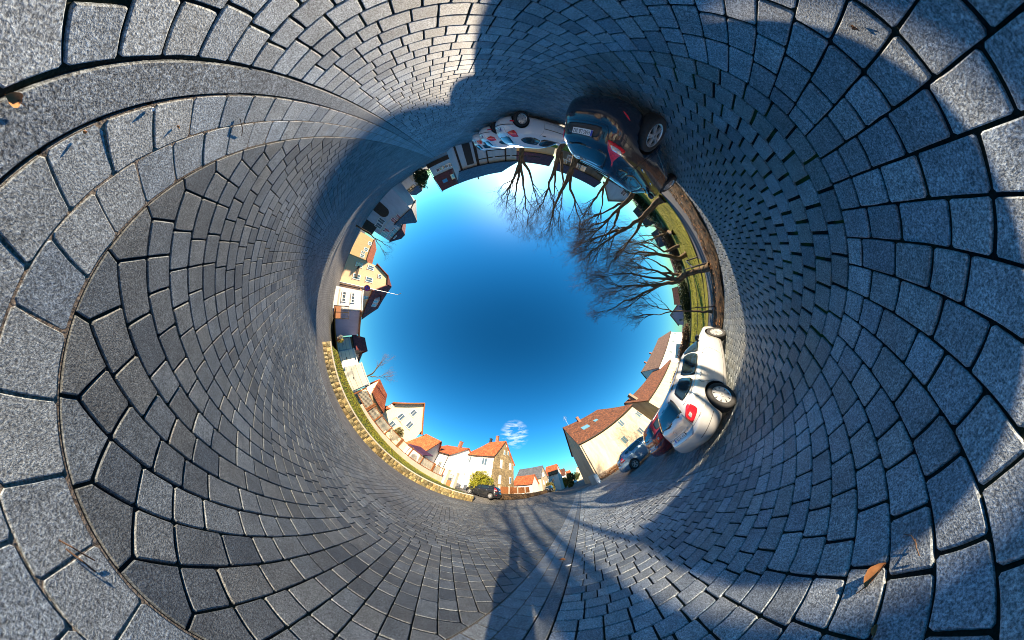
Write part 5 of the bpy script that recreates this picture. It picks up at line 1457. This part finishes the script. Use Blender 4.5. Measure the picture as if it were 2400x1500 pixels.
for i in range(len(fine) - 1):
    for j in range(nj): a = i * (nj + 1) + j; fs.append((a, a + nj + 1, a + nj + 2, a + 1))
tag(obj('planted_bank', mesh('planted_bank', vs, fs, True), M['soil']), 'stony planted bank with dry ground cover below the brown board fence', kind='structure')

# ---------------------------------------------------------------- park strip
sheet('planting_strip', -30, 22.5, -8.35, -6.5, 105, 6, .0, M['soil'], zf=lambda x, y: .03 + .05 * math.sin(x * 3.1) * math.sin(y * 5) + .08 * sstep(-7.6, -7.2, y) * sstep(-6.5, -6.9, y))
sheet('park_path', -30, 1.1, -10.9, -8.35, 8, 2, .03, M['pathm'])
sheet('gravel_path', 1.1, 30, -9.9, -8.35, 8, 2, .03, M['farpave'])
def lawn_z(x, y): return terrain(x, y) + .05 + .06 * math.sin(x * .7 + 1) * math.sin(y * .5) + .28 * sstep(-10.9, -15, y)
sheet('lawn', -40, 45, -24, -10.9, 85, 30, 0, M['grass'], zf=lawn_z)
def lawn2(x, y): return .05
sheet('lawn_strip', 1.1, 30, -10.9, -9.9, 8, 2, 0, M['grass'], zf=lawn2)
# far lawn and gardens
sheet('garden', -60, 60, -60, -24, 30, 10, .03, M['verge'], zf=lambda x, y: terrain(x, y) + .35)
# blades and dry leaves
def scatter(name, n, area, zf, mat, size, seed, flat=False, label=None):
    r = random.Random(seed); V, F = [], []
    for i in range(n):
        x = r.uniform(area[0], area[1]); y = r.uniform(area[2], area[3]); z = zf(x, y)
        a = r.uniform(0, 6.28); s_ = size * r.uniform(.6, 1.4); c, q = math.cos(a), math.sin(a); k = len(V)
        if flat:
            tl = r.uniform(-.5, .5)
            V += [(x - c * s_, y - q * s_, z + .005), (x + q * s_ * .45, y - c * s_ * .45, z + .012 + abs(tl) * s_), (x + c * s_, y + q * s_, z + .01), (x - q * s_ * .45, y + c * s_ * .45, z + .006)]
            F += [(k, k + 1, k + 2), (k, k + 2, k + 3)]
        else:
            V += [(x - c * s_ * .12, y - q * s_ * .12, z - .01), (x + c * s_ * .12, y + q * s_ * .12, z - .01), (x + r.uniform(-.5, .5) * s_, y + r.uniform(-.5, .5) * s_, z + s_)]
            F.append((k, k + 1, k + 2))
    return tag(obj(name, mesh(name, V, F), mat), label, kind='stuff')
M['deadleaf'] = two_tone('dead_leaves', (0.16, 0.06, 0.02), (0.36, 0.17, 0.06), 9.0, 0.8, 0.35, 0.65)
scatter('grass', 26000, (-26, 26, -20, -10.9), lawn_z, M['blade'], .10, 1, label='uneven tufts of yellow-green park grass')
def verge_z(x, y):
    t = max(0, min(1, (y - 13.3) / (PT - 13.3))); return .63 + (plinth_z(x) - .63) * t ** .9
scatter('grass', 9000, (-3.8, 15, 13.4, 16.0), verge_z, M['blade'], .09, 2, label='grass tufts on the verge above the low stone wall')
scatter('dead_leaves', 5200, (-26, 22, -8.3, -6.55), lambda x, y: .08, M['deadleaf'], .045, 3, True, 'brown leaf litter along the planting strip')
scatter('dead_leaves', 2200, (-3.8, 14, 14.2, 15.8), verge_z, M['deadleaf'], .05, 4, True, 'dry leaves lying in the verge grass')
# park fence: thin posts and rails
pf = empty('park_fence', (1.1, -8.15, 0), 0, 'thin dark metal fence with few rails between the planting strip and the park path', 'fence')
for k in range(12):
    m_ = MB(); x = k * 1.9; m_.tube([(x, 0, 0), (x, 0, 1.15)], .028, 6); m_.build('post', M['darkmetal'], pf)
for z in (.45, .8, 1.12):
    m_ = MB(); m_.tube([(0, 0, z), (20.9, 0, z)], .012, 5); m_.build('rail', M['darkmetal'], pf)
m_ = MB(); m_.tube([(0, 0, .05), (0, 0, .75), (-.1, -2.7, .75), (-.1, -2.7, .05)], .04, 6); m_.build('barrier_bar', M['darkmetal'], pf)
# hedge rows behind the lawn
def leafy(name, label, c, r3, n, size, mat, seed, cat='shrub', group=None, trunk=None):
    r = random.Random(seed); V, F = [], []
    root = empty(name, (c[0], c[1], c[2] - r3[2]), 0, label, cat, group)
    lumps = [(Vector((r.gauss(0, .45), r.gauss(0, .45), r.gauss(0, .4))), r.uniform(.45, .8)) for _ in range(9)]
    while len(F) < n:
        L, q = r.choice(lumps); d = Vector((r.gauss(0, 1), r.gauss(0, 1), r.gauss(0, 1))).normalized() * q * r.uniform(.75, 1.0)
        p = L * .75 + d
        if p.length > 1.08: continue
        P = Vector((p.x * r3[0], p.y * r3[1], p.z * r3[2] + r3[2])); 
        a = Vector((r.gauss(0, 1), r.gauss(0, 1), r.gauss(0, 1))).normalized(); b = a.orthogonal().normalized(); s_ = size * r.uniform(.6, 1.4); k = len(V)
        V += [P - a * s_, P + b * s_ * .6, P + a * s_, P - b * s_ * .6]; F.append((k, k + 1, k + 2, k + 3))
    obj('crown', mesh('crown', V, F), mat, root)
    t = MB(); t.tube([(0, 0, -.1), (0.05, 0, r3[2] * 1.1)], [.07, .04], 6); t.build('trunk', M['bark'], root)
    return root
M['leafgold'] = two_tone('yellow_green_leaves', (0.10, 0.12, 0.008), (0.30, 0.27, 0.02), 3.0, 0.8)
M['leafdark'] = two_tone('dark_leaves', (0.012, 0.022, 0.008), (0.05, 0.07, 0.02), 3.0, 0.8)
M['leafolive'] = two_tone('olive_leaves', (0.05, 0.05, 0.012), (0.16, 0.13, 0.03), 3.0, 0.8)
b_ = at(1131, 1112, 21.3); leafy('bush', 'big rounded yellow-green bush in front of the stone gabled house', (b_.x, b_.y, 2.45), (1.55, 1.55, 1.75), 9000, .075, M['leafgold'], 1)
b_ = at(1118, 1118, 20.6); leafy('bush', 'smaller lobe-shaped olive bush left of the rounded yellow-green bush', (b_.x, b_.y, 1.8), (.8, .8, 1.0), 2500, .07, M['leafgold'], 2)
b_ = at(939, 1010, 19.2); leafy('bush', 'olive clipped bush rising behind the lattice under the yellow house windows', (b_.x, b_.y, 2.6), (.75, .75, 1.0), 3500, .06, M['leafolive'], 3)
b_ = at(991, 432, 46); leafy('conifer', 'dark conifer left of the wine-red roofed house', (b_.x, b_.y, 2.8), (1.7, 1.7, 2.9), 3500, .15, M['leafolive'], 4, 'tree')
b_ = at(984, 402, 45); leafy('bush', 'dark evergreen bush beside the dark boarded garden wall', (b_.x, b_.y, 1.6), (2.6, 2.2, 1.9), 3500, .15, M['leafdark'], 5)
for k, (px, py, D, rr, zz, mt) in enumerate(((1333, 1130, 47, 1.3, 1.4, 'leafolive'), (1322, 1132, 60, 2.0, 1.8, 'leafgold'), (1338, 1124, 75, 2.4, 2.6, 'leafdark'), (1287, 1132, 43, 1.2, 1.6, 'leafolive'), (1348, 1122, 110, 4, 3, 'leafdark'))):
    b_ = at(px, py, D); leafy('street_tree', ['small olive tree in front of the red roofed street house', 'bright yellow-green bush half-way down the far street', 'dark tree between the far street houses', 'small leafy tree beside the cream slate-roofed house', 'distant dark tree at the bend of the street'][k], (b_.x, b_.y, zz), (rr, rr, zz), 1800, .12 + D * .002, M[mt], 20 + k, 'tree', 'green trees down the far street')
b_ = at(1425, 1120, 20.9); leafy('hedge', 'low reddish dry hedge at the foot of the cream house', (b_.x + .4, b_.y - 3.4, .35), (.35, 4.0, .45), 5000, .05, M['deadleaf'], 6, 'hedge')
for k in range(7):
    x = -24 + k * 8; leafy('hedge', ['dark hedge', 'leafless grey hedge', 'dense hedge', 'low brown hedge', 'ragged hedge', 'clipped hedge', 'dark clump of hedge'][k] + ' across the park lawn, ' + ['behind the white cars', 'behind the dark hatchback', 'behind the leaning park tree', 'behind the double-stemmed tree', 'behind the forked tree by the fence', 'in front of the lavender house', 'left of the silver car bonnet'][k], (x, -24.6, 1.0), (4.2, .7, 1.0), 3200, .11, M['leafdark'] if k % 2 == 0 else M['twig'], 30 + k, 'hedge', 'hedges closing the park lawn')
# ---------------------------------------------------------------- street furniture
lp = at(796, 661, 20.0); top = at(906, 685, 14.4)
sl_ = empty('street_lamp', (lp.x, lp.y, lp.z), 0, 'slim grey street lamp with a round red and blue sign, before the peach house', 'street lamp')
hz = EYE + el(932, 686) * 20.0 - lp.z
m_ = MB(); m_.tube([(0, 0, 0), (0, 0, hz * .5), (0, 0, hz * .96), (.05, -.12, hz), (.15, -.45, hz + .04)], [.07, .055, .035, .03, .025], 8); m_.build('pole', M['metal'], sl_)
m_ = MB(); m_.prism([(.12, -.42, hz + .0), (.20, -.42, hz + .0), (.34, -.98, hz + .08), (.22, -1.0, hz + .08)], [(.12, -.42, hz + .07), (.20, -.42, hz + .07), (.34, -.98, hz + .16), (.22, -1.0, hz + .16)]); m_.build('lamp_head', M['metal'], sl_)
sz = EYE + el(861, 671) * 20.0 - lp.z
toc = Vector((-lp.x, -lp.y, 0)).normalized(); sd_ = Vector((-toc.y, toc.x, 0))
def disc(name, c, n, r0, th, mat, parent, seg=24):
    a = n.orthogonal().normalized(); b = n.cross(a); m_ = MB()
    m_.prism([c + (a * math.cos(2 * math.pi * k / seg) + b * math.sin(2 * math.pi * k / seg)) * r0 for k in range(seg)],
             [c + n * th + (a * math.cos(2 * math.pi * k / seg) + b * math.sin(2 * math.pi * k / seg)) * r0 for k in range(seg)])
    return m_.build(name, mat, parent)
M['signred'] = plain('sign_red', (0.60, 0.02, 0.02), 0.4); M['signblue'] = plain('sign_blue', (0.02, 0.07, 0.45), 0.4)
c_ = toc * .07 + Vector((0, 0, sz)); plt = disc('sign_plate', c_, toc, .42, .012, M['signred'], sl_); disc('blue_field', c_ + toc * .013, toc, .33, .004, M['signblue'], plt)
for sg in (1, -1):
    m_ = MB(); ax = (sd_ + Vector((0, 0, 1)) * sg).normalized(); m_.box(c_ + toc * .021, ax, ax.cross(toc), toc,   .34, .04, .003); m_.build('red_bar', M['signred'], plt)
b0 = at(1000.6, 389, 40); hz = EYE + el(1035, 450) * 40
sl2 = empty('street_lamp', (b0.x, b0.y, -.1), 0, 'thin curved street lamp standing in front of the wine-red roofed house', 'street lamp')
m_ = MB(); m_.tube([(0, 0, 0), (0, 0, hz * .8), (.08, -.05, hz * .93), (.45, -.25, hz)], [.07, .05, .04, .035], 6); m_.build('pole', M['darkmetal'], sl2)
m_ = MB(); m_.tube([(.40, -.22, hz + .01), (.95, -.5, hz + .06)], [.09, .07], 6); m_.build('lamp_head', M['darkmetal'], sl2)
# white cylinder bollards at the cream house corner
bp = at(1403, 1128, 20.2); bo = empty('bollard', (bp.x, bp.y, 0), 0, 'thick white round bollard at the corner of the cream house', 'bollard')
m_ = MB(); m_.tube([(0, 0, 0), (0, 0, .95), (0, 0, 1.02)], [.24, .24, .2], 16); m_.build('post', M['white'], bo)
m_ = MB(); m_.tube([(0, 0, .0), (0, 0, .12)], [.27, .26], 16); m_.build('base', M['bluesilver'], bo)
bp = at(1393, 1124, 20.6); m_ = MB((bp.x, bp.y, 0)); m_.box((bp.x, bp.y, .6), (.3, 1, 0), (1, -.3, 0), (0, 0, 1), .45, .2, .6)
o_ = m_.build('junction_box', M['metal'], loc=(bp.x, bp.y, 0)); tag(o_, 'grey utility cabinet between the white bollard and the cream house corner', 'utility box')
# planters in front of the small garage
for k, (px, py, c) in enumerate(((799, 797, (0.6, 0.5, 0.1)), (806, 795, (0.45, 0.05, 0.03)), (803, 790, (0.5, 0.48, 0.42)))):
    p = at(px, py, 20.5); leafy('potted_plant', ['yellow flowering pot in front of the small garage', 'red flowering pot in front of the small garage', 'pale leafy pot beside the recessed building'][k], (p.x, p.y, 1.35), (.35, .35, .45), 500, .05, plain('flower_%d' % k, c, .8, noise=.4), 60 + k, 'potted plant', 'potted plants by the garages')
# ---------------------------------------------------------------- black hatchback on the drive
w6 = dict(hatch); w6['paint'] = M['blackcar']
cz = .60
c6 = Car(w6); r6, _ = c6.build('parked_car', 'black hatchback parked on the sloping drive beyond the end of the low stone wall', 'car', None, (16.9, 11.15, cz), math.radians(97), 'spoke')
hatch_details(c6, r6); c6.plate(r6, 0, .90, 'HAS P 24'); r6.rotation_euler.y = math.radians(-1.2)
for k, (px, D, rz_, pm, lab) in enumerate(((1285, 38, 0, 'blackcar', 'dark car parked by the slate-roofed house'), (1352, 70, .1, 'silver', 'pale car far down the street by the dark tree'), (1345, 95, .05, 'bluesilver', 'furthest small car at the bend of the street'))):
    p = at(px, 1140, D); w7 = dict(small); w7['paint'] = M[pm]; c7 = Car(w7); r7, _ = c7.build('parked_car', lab, 'car', 'cars far down the street', (p.x, p.y, terrain(p.x, p.y)), rz_ + math.pi, 'cap8')
    side_glass(c7, r7, [('door_glass', [(.84, .96), (-.14, .965), (-.20, 1.27), (.26, 1.29), (.50, 1.18)])]); c7.patch('rear_window', [('B', -.58, .98), ('B', .58, .98), ('B', .46, 1.29), ('B', -.46, 1.29)], .006, M['carglass'], r7); c7.patch('windscreen', [('F', -.64, .98), ('F', .64, .98), ('F', .50, 1.32), ('F', -.50, 1.32)], .006, M['carglass'], r7)
# distant hill
vs, fs = [], []; nh = 60
for i in range(nh + 1):
    a = math.radians(-50 + 60 * i / nh); 
    for j in range(5):
        D = 330 + j * 30; z = (14 + 7 * math.sin(i * .21) + 3 * math.sin(i * .7)) * math.sin(math.pi * j / 5.0) - 2 if j else -2
        vs.append((D * math.cos(a), D * math.sin(a), z))
for i in range(nh):
    for j in range(4): a = i * 5 + j; fs.append((a, a + 5, a + 6, a + 1))
tag(obj('hills', mesh('hills', vs, fs, True), two_tone('wooded_hill', (0.05, 0.045, 0.035), (0.12, 0.10, 0.08), .15)), kind='structure')

# ---------------------------------------------------------------- bare trees
def tree(label, stems, seed, group='bare park trees', density=1.0, reach=1.0, r0=.2, name='bare_tree', base=None):
    """stems: main limbs as lists of (px, py, D) from the foot upwards"""
    rnd = random.Random(seed)
    S = [[(at(*q) if q[2] > 0 else onz(q[0], q[1], 0)) for q in st] for st in stems]
    foot = Vector(S[0][0]); foot.z = base if base is not None else 0.0
    root = empty(name, foot, 0, label, 'tree', group)
    tk, tw = MB(foot), MB(foot)
    tips = []
    def wob(a, b, n, amp):
        out = []
        for i in range(n + 1):
            t = i / n; p = a.lerp(b, t)
            if 0 < i < n: p += Vector((rnd.gauss(0, amp), rnd.gauss(0, amp), rnd.gauss(0, amp)))
            out.append(p)
        return out
    def branch(p, d, L, r, lev):
        """one crooked branch with children"""
        n = 5 if lev < 2 else (4 if lev < 3 else 3)
        pts = [p]; dd = d.copy()
        for i in range(n):
            dd = (dd + Vector((rnd.gauss(0, .16), rnd.gauss(0, .16), rnd.gauss(0.05, .13)))).normalized()
            pts.append(pts[-1] + dd * L / n)
        rr = [r * (1 - .72 * i / n) for i in range(n + 1)]
        (tk if lev < 2 else tw).tube(pts, rr, 5 if lev < 2 else 3, cap=False)
        if lev >= 4: return
        k = {0: 8, 1: 7, 2: 5, 3: 3}[lev]; k = max(2, int(k * density + rnd.random()))
        for i in range(k):
            t = rnd.uniform(.25, 1.0); idx = min(n - 1, int(t * n)); q = pts[idx].lerp(pts[idx + 1], t * n - idx)
            ax = (pts[idx + 1] - pts[idx]).normalized(); o = ax.orthogonal().normalized(); o.rotate(Matrix.Rotation(rnd.uniform(0, 6.28), 3, ax))
            sp = rnd.uniform(.45, .95); c = (ax + o * sp + Vector((0, 0, .18))).normalized()
            branch(q, c, L * rnd.uniform(.55, .85) * (1.1 - .30 * t), max(r * .5 * (1 - .4 * t), .0052), lev + 1)
    for si, st in enumerate(S):
        pts = []
        if si == 0: st = [foot] + st[1:]
        rs_ = r0 * (1.0 if si == 0 else .62)
        for a, b in zip(st, st[1:]):
            w = wob(a, b, 4, (b - a).length * .025); pts += w if not pts else w[1:]
        n = len(pts); rr = [max(.012, rs_ * (1 - i / (n - 1)) ** .85 + .012) for i in range(n)]
        if si == 0: rr[0] *= 1.45
        tk.tube(pts, rr, 8, cap=False)
        tot = sum((b - a).length for a, b in zip(pts, pts[1:]))
        nb = int(11 * density) 
        for i in range(nb):
            t = rnd.uniform(.34, 1.0) ** .6; idx = min(n - 2, int(t * (n - 1))); q = pts[idx].lerp(pts[idx + 1], t * (n - 1) - idx)
            ax = (pts[idx + 1] - pts[idx]).normalized(); o = ax.orthogonal().normalized(); o.rotate(Matrix.Rotation(rnd.uniform(0, 6.28), 3, ax))
            c = (ax * .9 + o * rnd.uniform(.35, .85) + Vector((0, 0, .2))).normalized()
            branch(q, c, reach * rnd.uniform(1.7, 3.0) * (1.15 - .35 * t), max(rr[idx] * .55, .026), 1)
    tk.build('trunk', M['bark'], root, smooth=True)
    tw.build('crown', M['twig'], root)
    return root
tree('many-stemmed bare tree standing right in front of the sun behind the small white car', [
    [(1224, 350, 15), (1218, 386, 15), (1208, 408, 15), (1196, 436, 15.2), (1186, 480, 15.5)],
    [(1219, 384, 15), (1226, 420, 14.8), (1232, 470, 14.4), (1236, 530, 14)],
    [(1222, 372, 15), (1240, 400, 15), (1250, 440, 14.8), (1268, 500, 14.4)],
    [(1218, 386, 15), (1214, 420, 15.4), (1206, 460, 15.8), (1212, 510, 16)]], 1, reach=1.2, density=.82, r0=.26)
tree('bare tree with two dark stems behind the bonnet of the small white car', [
    [(1310, 352, 13), (1300, 395, 13), (1286, 440, 12.8), (1262, 500, 12.4)],
    [(1316, 356, 13.2), (1317, 400, 13.2), (1318, 450, 13), (1308, 530, 12.6)],
    [(1304, 380, 13), (1300, 430, 13.3), (1296, 490, 13.4)]], 2, reach=1.15, density=.78, r0=.2)
tree('thick-trunked bare tree rising over the roof of the dark hatchback', [
    [(1344, 362, 12), (1338, 400, 12), (1320, 440, 11.8), (1300, 482, 11.6), (1284, 530, 11.2)],
    [(1340, 392, 12), (1336, 430, 12.1), (1348, 480, 12.1), (1362, 545, 12)]], 3, reach=1.1, density=.78, r0=.24)
tree('slim bare tree between the hatchback roof and the grey gabled house', [
    [(1428, 405, 16.5), (1412, 440, 16.5), (1392, 470, 16.2), (1362, 512, 16)],
    [(1414, 438, 16.5), (1412, 480, 16.6), (1392, 540, 16.2)]], 4, reach=1.05, density=.9, r0=.18)
tree('bare tree leaning towards the sky from behind the front door of the dark hatchback', [
    [(1488, 440, 12.5), (1470, 472, 12.3), (1450, 490, 12.1), (1411, 531, 11.8), (1360, 573, 11.4)],
    [(1450, 490, 12.1), (1440, 530, 12.2), (1400, 585, 12)],
    [(1470, 472, 12.3), (1430, 490, 12.6), (1370, 520, 12.8)]], 5, reach=1.05, density=.95, r0=.22)
tree('large moss-trunked bare tree on the lawn edge beside the dark hatchback bonnet', [
    [(1556, 462, 0), (1535, 478, 11.6), (1507, 509, 11.4), (1467, 536, 11.2), (1400, 580, 10.8), (1362, 610, 10.4)],
    [(1507, 509, 11.4), (1490, 545, 11.6), (1440, 600, 11.6)],
    [(1467, 536, 11.2), (1420, 550, 11.5), (1372, 566, 11.5)]], 6, reach=1.15, density=.95, r0=.24, base=.1)
tree('double-stemmed bare tree standing in the middle of the lawn', [
    [(1616, 593, 0), (1590, 606, 14), (1552, 598, 13.6), (1500, 590, 13.2), (1450, 600, 12.8)],
    [(1592, 576, 14), (1556, 590, 14.2), (1505, 560, 14)]], 7, reach=1.2, density=.75, r0=.22, base=.15)
tree('reddish bare tree at the far side of the lawn behind the double-stemmed one', [
    [(1622, 640, 0), (1595, 645, 20), (1560, 640, 19.6), (1520, 632, 19), (1480, 625, 18.6)],
    [(1580, 645, 20), (1550, 660, 20), (1505, 665, 19.6)], [(1575, 640, 20), (1540, 615, 20), (1500, 600, 20)]], 17, reach=1.6, density=.75, r0=.22, base=.3)
tree('bare tree at the far lawn edge in line with the dark hatchback bonnet', [
    [(1588, 540, 0), (1565, 545, 21), (1530, 560, 20.6), (1490, 570, 20)], [(1560, 548, 21), (1535, 530, 21), (1500, 530, 21)]], 18, reach=1.6, density=.7, r0=.2, base=.3)
tree('forked bare tree bending over the thin metal fence, widest crown of the park', [
    [(1667, 624, 0), (1640, 633, 8.6), (1613, 641, 8.8), (1587, 660, 8.8), (1547, 668, 8.6), (1507, 687, 8.4), (1453, 713, 8.2), (1420, 735, 8)],
    [(1613, 641, 8.8), (1573, 655, 9.2), (1533, 652, 9.2), (1467, 640, 9), (1415, 648, 8.8)],
    [(1587, 660, 8.8), (1550, 640, 9.4), (1500, 625, 9.6)],
    [(1547, 668, 8.6), (1500, 670, 8.6), (1450, 672, 8.4)]], 8, reach=.85, density=.95, r0=.16)
tree('thin straight bare tree between the lavender house and the silver car bonnet', [
    [(1676, 731, 9.4), (1627, 729, 9.4), (1575, 730, 9.4), (1545, 722, 9.2), (1520, 712, 9)],
    [(1575, 730, 9.4), (1545, 738, 9.3), (1512, 738, 9)]], 9, reach=.55, density=.7, r0=.055)
tree('bare reddish tree behind the large cream garage', [
    [(858, 890, 24), (872, 876, 24), (884, 862, 24), (893, 850, 24)], [(868, 882, 24), (884, 884, 24), (902, 882, 24)]], 10, None, .7, .75, .14, base=1.0)
tree('small bare tree in front of the grey house eaves', [[(862, 545, 21), (892, 565, 21), (905, 574, 21)], [(880, 560, 21), (900, 590, 21)]], 11, None, .45, .6, .08, base=.2)
for px0, py0, D in ((905, 470, 22), (1290, 1140, 45)): pass

# ---------------------------------------------------------------- litter on the paving
def ground_leaf(px, py, px2, py2, label, wide=.4, mat=None):
    a, b = onz(px, py, .012), onz(px2, py2, .012); L = (b - a).length; d = (b - a).normalized(); n = Vector((-d.y, d.x, 0))
    V, F = [], []; m = 9
    for i in range(m):
        t = i / (m - 1); w = math.sin(math.pi * min(1, t * 1.02)) ** .7 * L * wide * .5 + .0005
        c = d * (L * t) + Vector((0, 0, .006 + .05 * L * math.sin(math.pi * t)))
        for q in (-1, -.5, 0, .5, 1): V.append(c + n * w * q + Vector((0, 0, abs(q) ** 2 * w * .8 + .002 * math.sin(i * 2.3 + q * 4))))
    for i in range(m - 1):
        for j in range(4): k = i * 5 + j; F.append((k, k + 5, k + 6, k + 1))
    root = empty('fallen_leaf', (a.x, a.y, .002), 0, label, 'leaf', 'litter on the paving')
    obj('blade', mesh('blade', V, F, True), mat or M['deadleaf'], root)
    st = MB(); st.tube([d * .01 + Vector((0, 0, .008)), -d * L * .30 + n * L * .1 + Vector((0, 0, .006))], .0018, 4); st.build('stalk', M['twig'], root)
ground_leaf(2022, 1376, 2072, 1316, 'curled brown dead leaf on the sunny edge of the tree shade, lower right', .42)
ground_leaf(52, 240, 12, 222, 'torn brown leaf in the dark joint beside the long kerbstone', .7)
ground_leaf(2044, 1490, 2052, 1460, 'small orange leaf stuck in the joint at the lower right edge', .5)
ground_leaf(2006, 72, 1990, 62, 'tiny tan leaf scrap in the joint near the upper right', .5)
ground_leaf(1310, 1313, 1326, 1312, 'tan leaf scrap on the sunlit gutter slabs', .4)
def twig(pts, label, r=.0022):
    P = [onz(x, y, .010) for x, y in pts]; m_ = MB(P[0]); 
    P = [p + Vector((0, 0, .012 * (i % 2))) for i, p in enumerate(P)]; m_.tube(P, r, 5); tag(m_.build('twig', M['twig'], loc=P[0]), label, 'twig', 'litter on the paving')
twig([(140, 1265), (165, 1285), (225, 1312)], 'thin reddish twig across the gutter slabs at the left')
twig([(156, 1285), (190, 1318), (226, 1338)], 'second thin twig below the reddish one on the gutter slabs')
twig([(562, 278), (566, 300), (566, 318)], 'small dark forked twig on the gutter slabs near the long kerbstone', .003)
twig([(2142, 1262), (2150, 1285), (2152, 1302)], 'short brown twig on a paver beside the shade edge, lower right', .002)
twig([(2115, 1250), (2138, 1256), (2146, 1275)], 'bent pale stalk in the shade edge, lower right', .0018)
def scrap(px, py, s_, label, mat):
    c = onz(px, py, .008); m_ = MB(c); r = random.Random(px); k = 5
    base = [c + Vector((math.cos(6.28 * i / k) * s_ * r.uniform(.5, 1), math.sin(6.28 * i / k) * s_ * r.uniform(.5, 1), 0)) for i in range(k)]
    m_.prism(base, [b_ + Vector((0, 0, .004 + r.uniform(0, .01))) for b_ in base]); tag(m_.build('scrap', mat, loc=c), label, 'litter', 'litter on the paving')
scrap(358, 257, .012, 'white torn paper scrap on the gutter slab by the kerb joint', M['white'])
scrap(418, 297, .008, 'small brown stone chip on a gutter slab', M['deadleaf'])
scrap(200, 310, .008, 'rust coloured chip beside the white paper scrap', M['deadleaf'])
scrap(1332, 1326, .05, 'round white chewing-gum stain on the kerb', M['white'])

# ---------------------------------------------------------------- the photographer and tripod under the lens, unseen, added to cast their shadow
tp = empty('tripod', (0, 0, 0), 0, 'black panorama tripod standing on the pavers', 'tripod')
for k in range(3):
    a = 2.1 * k + .9; m_ = MB(); m_.tube([(.24 * math.cos(a), .24 * math.sin(a), 0), (.03 * math.cos(a), .03 * math.sin(a), 1.15)], [.013, .018], 6); m_.build('leg', M['darkmetal'], tp)
m_ = MB(); m_.tube([(0, 0, 1.0), (0, 0, 1.36)], [.03, .025], 8); m_.build('centre_column', M['darkmetal'], tp)
M['coat'] = plain('dark_coat', (0.02, 0.025, 0.035), 0.85); M['skin'] = plain('skin', (0.55, 0.33, 0.24), 0.5)
pr = empty('person', (-.30, -.13, 0), 0, 'crouching person in a dark coat and trousers steadying the tripod', 'person')
skv = [((0, 0, .50), .16), ((0.02, 0, .70), .17), ((.05, 0, .86), .15), ((.07, 0, .93), .055), ((.09, 0, .98), .05),
       ((0, .12, .46), .10), ((.26, .16, .42), .085), ((.08, .16, .10), .055), ((.22, .17, .04), .045),
       ((0, -.12, .46), .10), ((.26, -.16, .42), .085), ((.08, -.16, .10), .055), ((.22, -.17, .04), .045),
       ((.04, .18, .82), .065), ((.14, .24, .62), .05), ((.27, .10, .72), .035), ((.04, -.18, .82), .065), ((.14, -.24, .62), .05), ((.27, -.10, .72), .035)]
ske = [(0, 1), (1, 2), (2, 3), (3, 4), (0, 5), (5, 6), (6, 7), (7, 8), (0, 9), (9, 10), (10, 11), (11, 12), (2, 13), (13, 14), (14, 15), (2, 16), (16, 17), (17, 18)]
me = bpy.data.meshes.new('body'); me.from_pydata([v[0] for v in skv], ske, []); me.update()
bo_ = bpy.data.objects.new('body', me); C.objects.link(bo_); md = bo_.modifiers.new('skin', 'SKIN'); md.use_smooth_shade = True
for i, v in enumerate(skv): me.skin_vertices[0].data[i].radius = (v[1], v[1])
me.skin_vertices[0].data[0].use_root = True
bo_.modifiers.new('s', 'SUBSURF').levels = 2; bo_.modifiers['s'].render_levels = 2
dg = bpy.context.evaluated_depsgraph_get(); me2 = bpy.data.meshes.new_from_object(bo_.evaluated_get(dg)); bpy.data.objects.remove(bo_)
obj('body', me2, M['coat'], pr)
def ball(name, c, r3, mat, parent, nu=18, nv=12):
    V = [(c[0] + r3[0] * math.sin(math.pi * j / nv) * math.cos(2 * math.pi * i / nu), c[1] + r3[1] * math.sin(math.pi * j / nv) * math.sin(2 * math.pi * i / nu), c[2] + r3[2] * math.cos(math.pi * j / nv)) for j in range(nv + 1) for i in range(nu)]
    F = [(j * nu + i, (j + 1) * nu + i, (j + 1) * nu + (i + 1) % nu, j * nu + (i + 1) % nu) for j in range(nv) for i in range(nu)]
    return obj(name, mesh(name, V, F, True), mat, parent)
hd_ = ball('head', (.10, 0, 1.06), (.095, .078, .115), M['skin'], pr)
ball('woolly_hat', (.085, 0, 1.095), (.105, .09, .09), M['coat'], pr)
ball('nose', (.20, 0, 1.045), (.018, .012, .02), M['skin'], hd_)
for sg in (1, -1):
    ball('ear', (.09, .082 * sg, 1.05), (.022, .012, .03), M['skin'], hd_); ball('eye', (.183, .032 * sg, 1.068), (.01, .012, .009), M['ink'], hd_)
    hnd = ball('hand', (.285, .085 * sg, .745), (.035, .02, .045), M['skin'], pr)
    for k in range(4):
        m_ = MB(); m_.tube([(.30, .085 * sg, .76 - k * .018), (.315, .055 * sg, .76 - k * .018), (.30, .03 * sg, .758 - k * .018)], [.009, .008, .006], 6); m_.build('finger', M['skin'], hnd)
    m_ = MB(); m_.tube([(.27, .08 * sg, .78), (.28, .05 * sg, .80)], [.01, .007], 6); m_.build('thumb', M['skin'], hnd)
